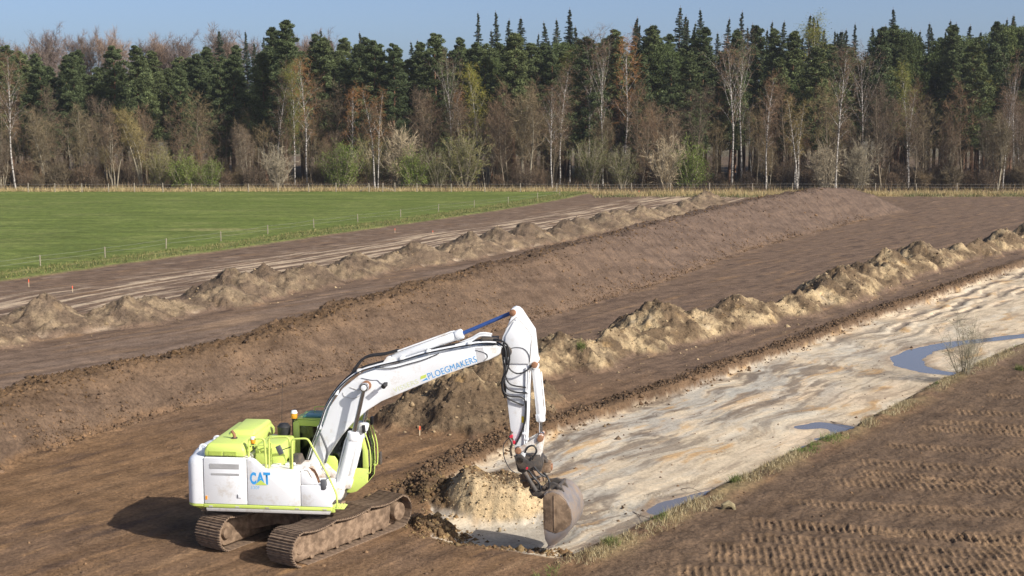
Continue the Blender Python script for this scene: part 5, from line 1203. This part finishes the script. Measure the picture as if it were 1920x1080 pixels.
cylinder((1.05,.60,1.46),(1.47,.60,3.06),(1.76,.60,4.26),.135,.058,'boom_cylinder',CHROME)
U(MB().cyl((1.76,-.70,4.26),(1.76,.70,4.26),.075,16), 'cylinder_pin', WHITE, .01)
cylinder((2.33,0,4.90),(4.29,0,5.64),(5.63,0,6.23),.115,.052,'stick_cylinder',BLUE_ROD)
for k,(y0) in enumerate((-.1,.02,.1)): U(MB().tube(catmull([(1.30,y0,4.50),(1.55,y0,4.86),(1.80,y0,5.0),(2.2,y0,5.06),(2.55,y0,5.16)],6),.032,7), 'cylinder_hose', BLACK)
# ---- stick
STK = [(5.60,6.34),(5.68,6.37),(5.77,6.35),(5.85,6.28),(5.92,6.17),(6.19,5.77),(6.21,5.63),(6.265,5.08),(6.31,4.97),(6.24,4.88),(6.12,4.84),(6.10,4.75),(6.07,4.32),(6.05,3.61),(6.01,2.87),(5.93,2.31),(5.82,2.24),(5.72,2.28),(5.66,2.80),(5.56,3.17),(5.46,4.09),(5.40,4.60),(5.33,5.10),(5.32,5.40),(5.36,5.60),(5.47,5.84),(5.58,6.12),(5.55,6.27)]
sk_ = U(MB().prism(STK, -.20, .20), 'stick', WHITE, .015)
for yy in (-.24,.205): U(MB().prism([(5.44,5.62),(5.66,6.02),(5.76,6.02),(6.09,5.62),(6.11,5.4),(6.06,4.9),(5.50,4.9),(5.42,5.3)], yy, yy+.035), 'side_plate', WHITE, .012, sk_)
for (x,z,r) in ((5.63,6.24,.085),(5.46,5.22,.15),(6.20,4.88,.08),(5.78,2.60,.10),(5.82,2.34,.10)): U(MB().cyl((x,-.30,z),(x,.30,z),r,18), 'pivot_pin', RUST if r < .09 else DARK, .01, sk_)
for (pts,r) in (([(5.0,-.10,5.50),(5.28,-.28,5.52),(5.50,-.34,5.40),(5.56,-.36,5.10),(5.50,-.36,4.75),(5.38,-.36,4.45),(5.40,-.34,4.18),(5.58,-.30,4.05),(5.85,-.26,4.02),(5.97,-.24,3.88),(5.95,-.24,3.4),(5.85,-.24,3.05),(5.70,-.26,2.75)],.026),
                ([(4.95,-.02,5.46),(5.25,-.24,5.44),(5.44,-.31,5.30),(5.49,-.33,5.0),(5.42,-.33,4.6),(5.47,-.32,4.3),(5.70,-.28,4.16),(6.0,-.25,4.14)],.024),
                ([(5.02,.06,5.42),(5.24,-.18,5.36),(5.36,-.28,5.2),(5.40,-.30,4.9),(5.46,-.31,4.55),(5.60,-.28,4.35),(5.98,-.25,4.28)],.02),
                ([(5.50,-.36,5.05),(5.55,-.36,4.80),(5.75,-.34,4.66),(5.98,-.30,4.72),(6.16,-.20,4.90)],.02),
                ([(5.38,-.30,5.45),(5.46,-.34,5.2),(5.42,-.35,4.7),(5.35,-.33,4.4),(5.40,-.3,4.1),(5.62,-.26,3.92),(5.92,-.24,3.8)],.022)):
    U(MB().tube(catmull(pts,6), r, 7), 'hose', BLACK, 0, sk_, True)
for (x0,z0,x1,z1) in ((5.98,4.80,5.93,2.75),(6.03,4.75,5.98,2.75)): U(MB().tube([(x0,-.23,z0),((x0+x1)/2+.01,-.23,(z0+z1)/2),(x1,-.23,z1)],.02,7), 'stick_pipe', WHITE, 0, sk_)
U(MB().tube(catmull([(5.44,-.245,5.80),(5.68,-.245,6.08),(5.78,-.245,6.08),(6.10,-.245,5.68),(6.12,-.245,5.45),(6.08,-.245,4.95),(6.06,-.245,4.4)],5),.010,5), 'stick_seam', GREY, 0, sk_)
U(MB().tube(catmull([(5.52,-.245,5.28),(5.70,-.245,5.33),(5.92,-.245,5.30),(6.05,-.245,5.15),(6.08,-.245,4.95)],5),.012,5), 'thin_line', DGREY, 0, sk_)
for (x,z) in ((6.02,4.15),(5.94,3.95),(5.93,3.05),(6.0,2.9)): U(MB().box(x-.05,x+.05,-.26,-.20,z-.03,z+.03), 'pipe_clamp', WHITE, .01, sk_)
U(MB().box(5.86,5.92,-.206,-.19,3.33,3.50), 'yellow_sticker', YEL, 0, sk_)
for (x,z) in ((5.60,2.98),(5.66,2.82)): U(MB().cyl((x,-.33,z),(x,-.25,z),.045,10), 'red_cap', RED, 0, sk_)
U(MB().tube(catmull([(5.62,-.27,3.10),(5.56,-.30,2.95),(5.62,-.32,2.80),(5.58,-.28,2.62),(5.60,-.26,2.45)],5),.03,7), 'coupling_block', DARK, 0, sk_)
# hose manifold at boom tip
U(MB().box(4.78,5.22,-.20,.20,5.40,5.56), 'hose_manifold', DARK, .02, bm_); U(MB().tube(catmull([(4.1,-.1,5.33),(4.5,-.1,5.46),(4.75,-.1,5.60),(5.05,-.1,5.60)],5),.03,7), 'boom_pipe', WHITE, 0, bm_); U(MB().tube(catmull([(4.1,.06,5.33),(4.5,.06,5.50),(4.75,.06,5.64),(5.05,.06,5.62)],5),.03,7), 'boom_pipe', WHITE, 0, bm_)
U(MB().prism([(5.36,5.08),(5.44,5.10),(5.42,3.95),(5.38,3.95)], -.12,.12), 'hose_guard', DARK, .01, sk_)
cylinder((6.20,0,4.82),(6.35,0,3.33),(6.35,0,2.95),.105,.05,'bucket_cylinder',CHROME)
# links
def bar(name, a, c, w, ys, mat=WHITE_D, th=.05):
    a, c = Vector((a[0],a[1])), Vector((c[0],c[1])); t = (c-a).normalized(); n = Vector((-t.y,t.x))*w
    for y in ys:
        p = [a-t*w+n*.6, a+n, c+n, c+t*w+n*.6, c+t*w-n*.6, c-n, a-n, a-t*w-n*.6]; U(MB().prism([(q.x,q.y) for q in p], y, y+th), name, mat, .012)
bar('bucket_link',(5.78,2.60),(6.36,2.94),.07,(-.30,.25)); bar('coupler_link',(6.36,2.94),(6.27,2.36),.085,(-.22,.17))
for (x,z) in ((5.78,2.60),(6.36,2.94)): U(MB().cyl((x,-.36,z),(x,.36,z),.085,18), 'link_pin', RUST, .012)
U(MB().tube(catmull([(5.95,-.3,2.55),(6.05,-.32,2.72),(6.2,-.32,2.74),(6.26,-.3,2.58),(6.1,-.3,2.36)],5),.025,7), 'hose', BLACK); U(MB().tube(catmull([(5.55,-.28,2.95),(5.40,-.35,2.75),(5.42,-.4,2.45),(5.56,-.4,2.15),(5.70,-.35,2.02)],5),.014,6), 'hose', BLACK)
# ---- tilt coupler: upper hook block, rotator drum, lower lock frame
def turned(mb, name, mat, bev=0.0, parent=None): return U(mb, name, mat, bev, parent)
cp = U(MB().prism([(5.68,2.40),(6.40,2.44),(6.46,2.30),(6.38,2.04),(6.0,1.92),(5.76,2.04)], -.26,.26), 'tilt_coupler', DARK, .02)
for yy in (-.30,.25): U(MB().prism([(5.66,2.46),(5.86,2.50),(6.02,2.36),(6.16,2.36),(6.22,2.50),(6.36,2.50),(6.40,2.20),(6.20,2.04),(5.80,2.10)], yy, yy+.045), 'coupler_ear', DARK, .012, cp)
U(MB().cyl((6.06,-.04,2.0),(6.20,-.10,1.66),.31,24), 'rotator_drum', MUDDY, .03, cp); U(MB().cyl((6.13,-.07,1.85),(6.15,-.08,1.79),.345,28), 'ring_gear', DARK, .01, cp)
for yy in (-.42,.20): U(MB().cyl((5.96,yy,2.06),(6.26,yy,1.56),.065,12), 'tilt_cylinder', DARK, .01, cp)
vb = U(MB().box(6.34,6.62,-.16,.22,1.98,2.26), 'valve_block', MUDDY, .03, cp); U(MB().cyl((6.50,-.10,2.26),(6.50,-.10,2.34),.06,12), 'valve_cap', DARK, .01, vb); U(MB().cyl((6.46,.12,2.26),(6.46,.12,2.36),.05,12), 'valve_cap', DARK, .01, vb); U(MB().box(6.60,6.66,-.10,.14,2.04,2.18), 'valve_plate', RUST, .01, vb)
U(MB().cyl((6.02,-.42,2.16),(6.02,-.36,2.16),.03,10), 'red_cap', RED, 0, cp)
for pts in ([(6.06,-.38,2.10),(6.2,-.46,1.95),(6.35,-.42,1.75),(6.38,-.36,1.55)],[(6.45,-.2,2.0),(6.58,-.3,1.85),(6.6,-.3,1.65),(6.5,-.3,1.5)],[(6.2,-.35,2.2),(6.35,-.42,2.05),(6.5,-.4,1.95)]): U(MB().tube(catmull(pts,5),.028,7), 'hose', BLACK, 0, cp)
lockf = U(MB().prism([(6.05,1.58),(6.45,1.52),(6.62,1.62),(6.70,1.50),(6.62,1.34),(6.16,1.40)], -.36,.30), 'lock_frame', DARK, .03, cp)
# ---- ditching bucket, turned by the coupler so that its back shows
bk = empty('bucket', (6.86,-.18,.70), 0, ex); bk.parent = ex
ub = Matrix.Rotation(EXB, 4, 'Z'); bp = ub @ Vector((6.90,.16,.72)); bk.location = bp
bk.rotation_euler = (0, 0, EXB+math.radians(-9)); bk.scale = (.93,.90,.97)
# profile in the bucket's own x,z: hinge top left, round back right, cutting edge lower left
OUT = [(-.34,.74),(-.24,.86),(-.08,.90),(.10,.84),(.30,.68),(.44,.44),(.48,.18),(.43,-.08),(.30,-.30),(.10,-.48),(-.06,-.60)]
INN = [(x*.93-.015, z*.945-.0) for x,z in OUT]
def bpart(mb, name, mat, bev=0.0, smooth=False): return mb.build(name, mat, bk, bev, smooth)
BWD = .80
def shell(y0, y1):
    b = MB(); n = len(OUT); vs = [(x,y0,z) for x,z in OUT]+[(x,y1,z) for x,z in OUT]+[(x,y0,z) for x,z in INN]+[(x,y1,z) for x,z in INN]; fs = []
    for i in range(n-1): fs += [(i+1,i,n+i,n+i+1),(2*n+i,2*n+i+1,3*n+i+1,3*n+i)]
    for i in range(n-1): fs += [(i,i+1,2*n+i+1,2*n+i),(n+i+1,n+i,3*n+i,3*n+i+1)]
    fs += [(0,2*n,3*n,n),(n-1,2*n-1,4*n-1,3*n-1)]
    return b.add(vs, fs)
bpart(shell(-BWD, BWD), 'bucket_shell', BUCK, 0, True)
PLATE = [(-.36,.72),(-.24,.85),(-.08,.885),(.09,.825),(.29,.67),(.43,.435),(.47,.18),(.42,.02),(.24,-.14),(.02,-.24),(-.16,-.20),(-.34,-.12)]
GUS = [(-.34,-.125),(-.16,-.205),(.02,-.245),(.24,-.145),(.42,.015),(.44,.02),(.425,-.08),(.295,-.295),(.10,-.47),(-.06,-.59),(-.20,-.60),(-.30,-.42)]
for sg in (-1,1):
    y0 = sg*BWD; bpart(MB().prism(PLATE, min(y0,y0+sg*.03), max(y0,y0+sg*.03)), 'end_plate', BUCK_M, .008)
    bpart(MB().prism(GUS, min(y0-sg*.012,y0+sg*.018), max(y0-sg*.012,y0+sg*.018)), 'wear_gusset', BUCK, .004)
    bpart(MB().prism([(-.06,.80),(-.02,.80),(.0,-.18),(-.04,-.18)], min(y0+sg*.031,y0+sg*.045), max(y0+sg*.031,y0+sg*.045)), 'stiffener', BUCK_M, .004)
bpart(MB().prism([(-.08,-.575),(-.04,-.625),(-.20,-.70),(-.26,-.655)], -BWD-.02, BWD+.02), 'cutting_edge', BUCK, .006)
bpart(MB().tube([(-.27,-BWD-.02,.80),(-.27,BWD+.02,.80)],.06,14), 'top_beam', BUCK, 0, True)
for y in (-.42,.10): bpart(MB().prism([(-.52,.78),(-.40,1.0),(-.18,1.06),(.06,.98),(.16,.80),(-.06,.88),(-.26,.86)], y, y+.10), 'hanger_plate', DARK, .02)
bpart(MB().prism([(-.62,.62),(-.46,.92),(.02,1.02),(.10,.94),(-.30,.80),(-.48,.58)], -.50,-.38), 'hanger_rail', DARK, .02)
bpart(MB().tube([(-.40,-.55,.93),(-.40,.35,.93)],.05,12), 'hanger_pin', DARK, .01); bpart(MB().tube([(.0,-.55,.96),(.0,.35,.96)],.05,12), 'hanger_pin', DARK, .01)
# ------------------------------------------------------------------ thin spring haze
hb = MB().box(-6600, 6600, -3600, 9600, -2.5, 42.0); hm_ = bpy.data.materials.new('haze_air'); hm_.use_nodes = True
N_ = hm_.node_tree.nodes; L_ = hm_.node_tree.links; N_.remove(N_['Principled BSDF']); pv = N_.new('ShaderNodeVolumePrincipled')
pv.inputs['Color'].default_value = (.80,.88,1.0,1); pv.inputs['Density'].default_value = 0.00011; pv.inputs['Anisotropy'].default_value = 0.2
L_.new(pv.outputs[0], N_['Material Output'].inputs['Volume'])
hz_o = hb.build('haze', hm_); tag(hz_o, kind='stuff', label='thin pale spring haze in the air', cat='haze')
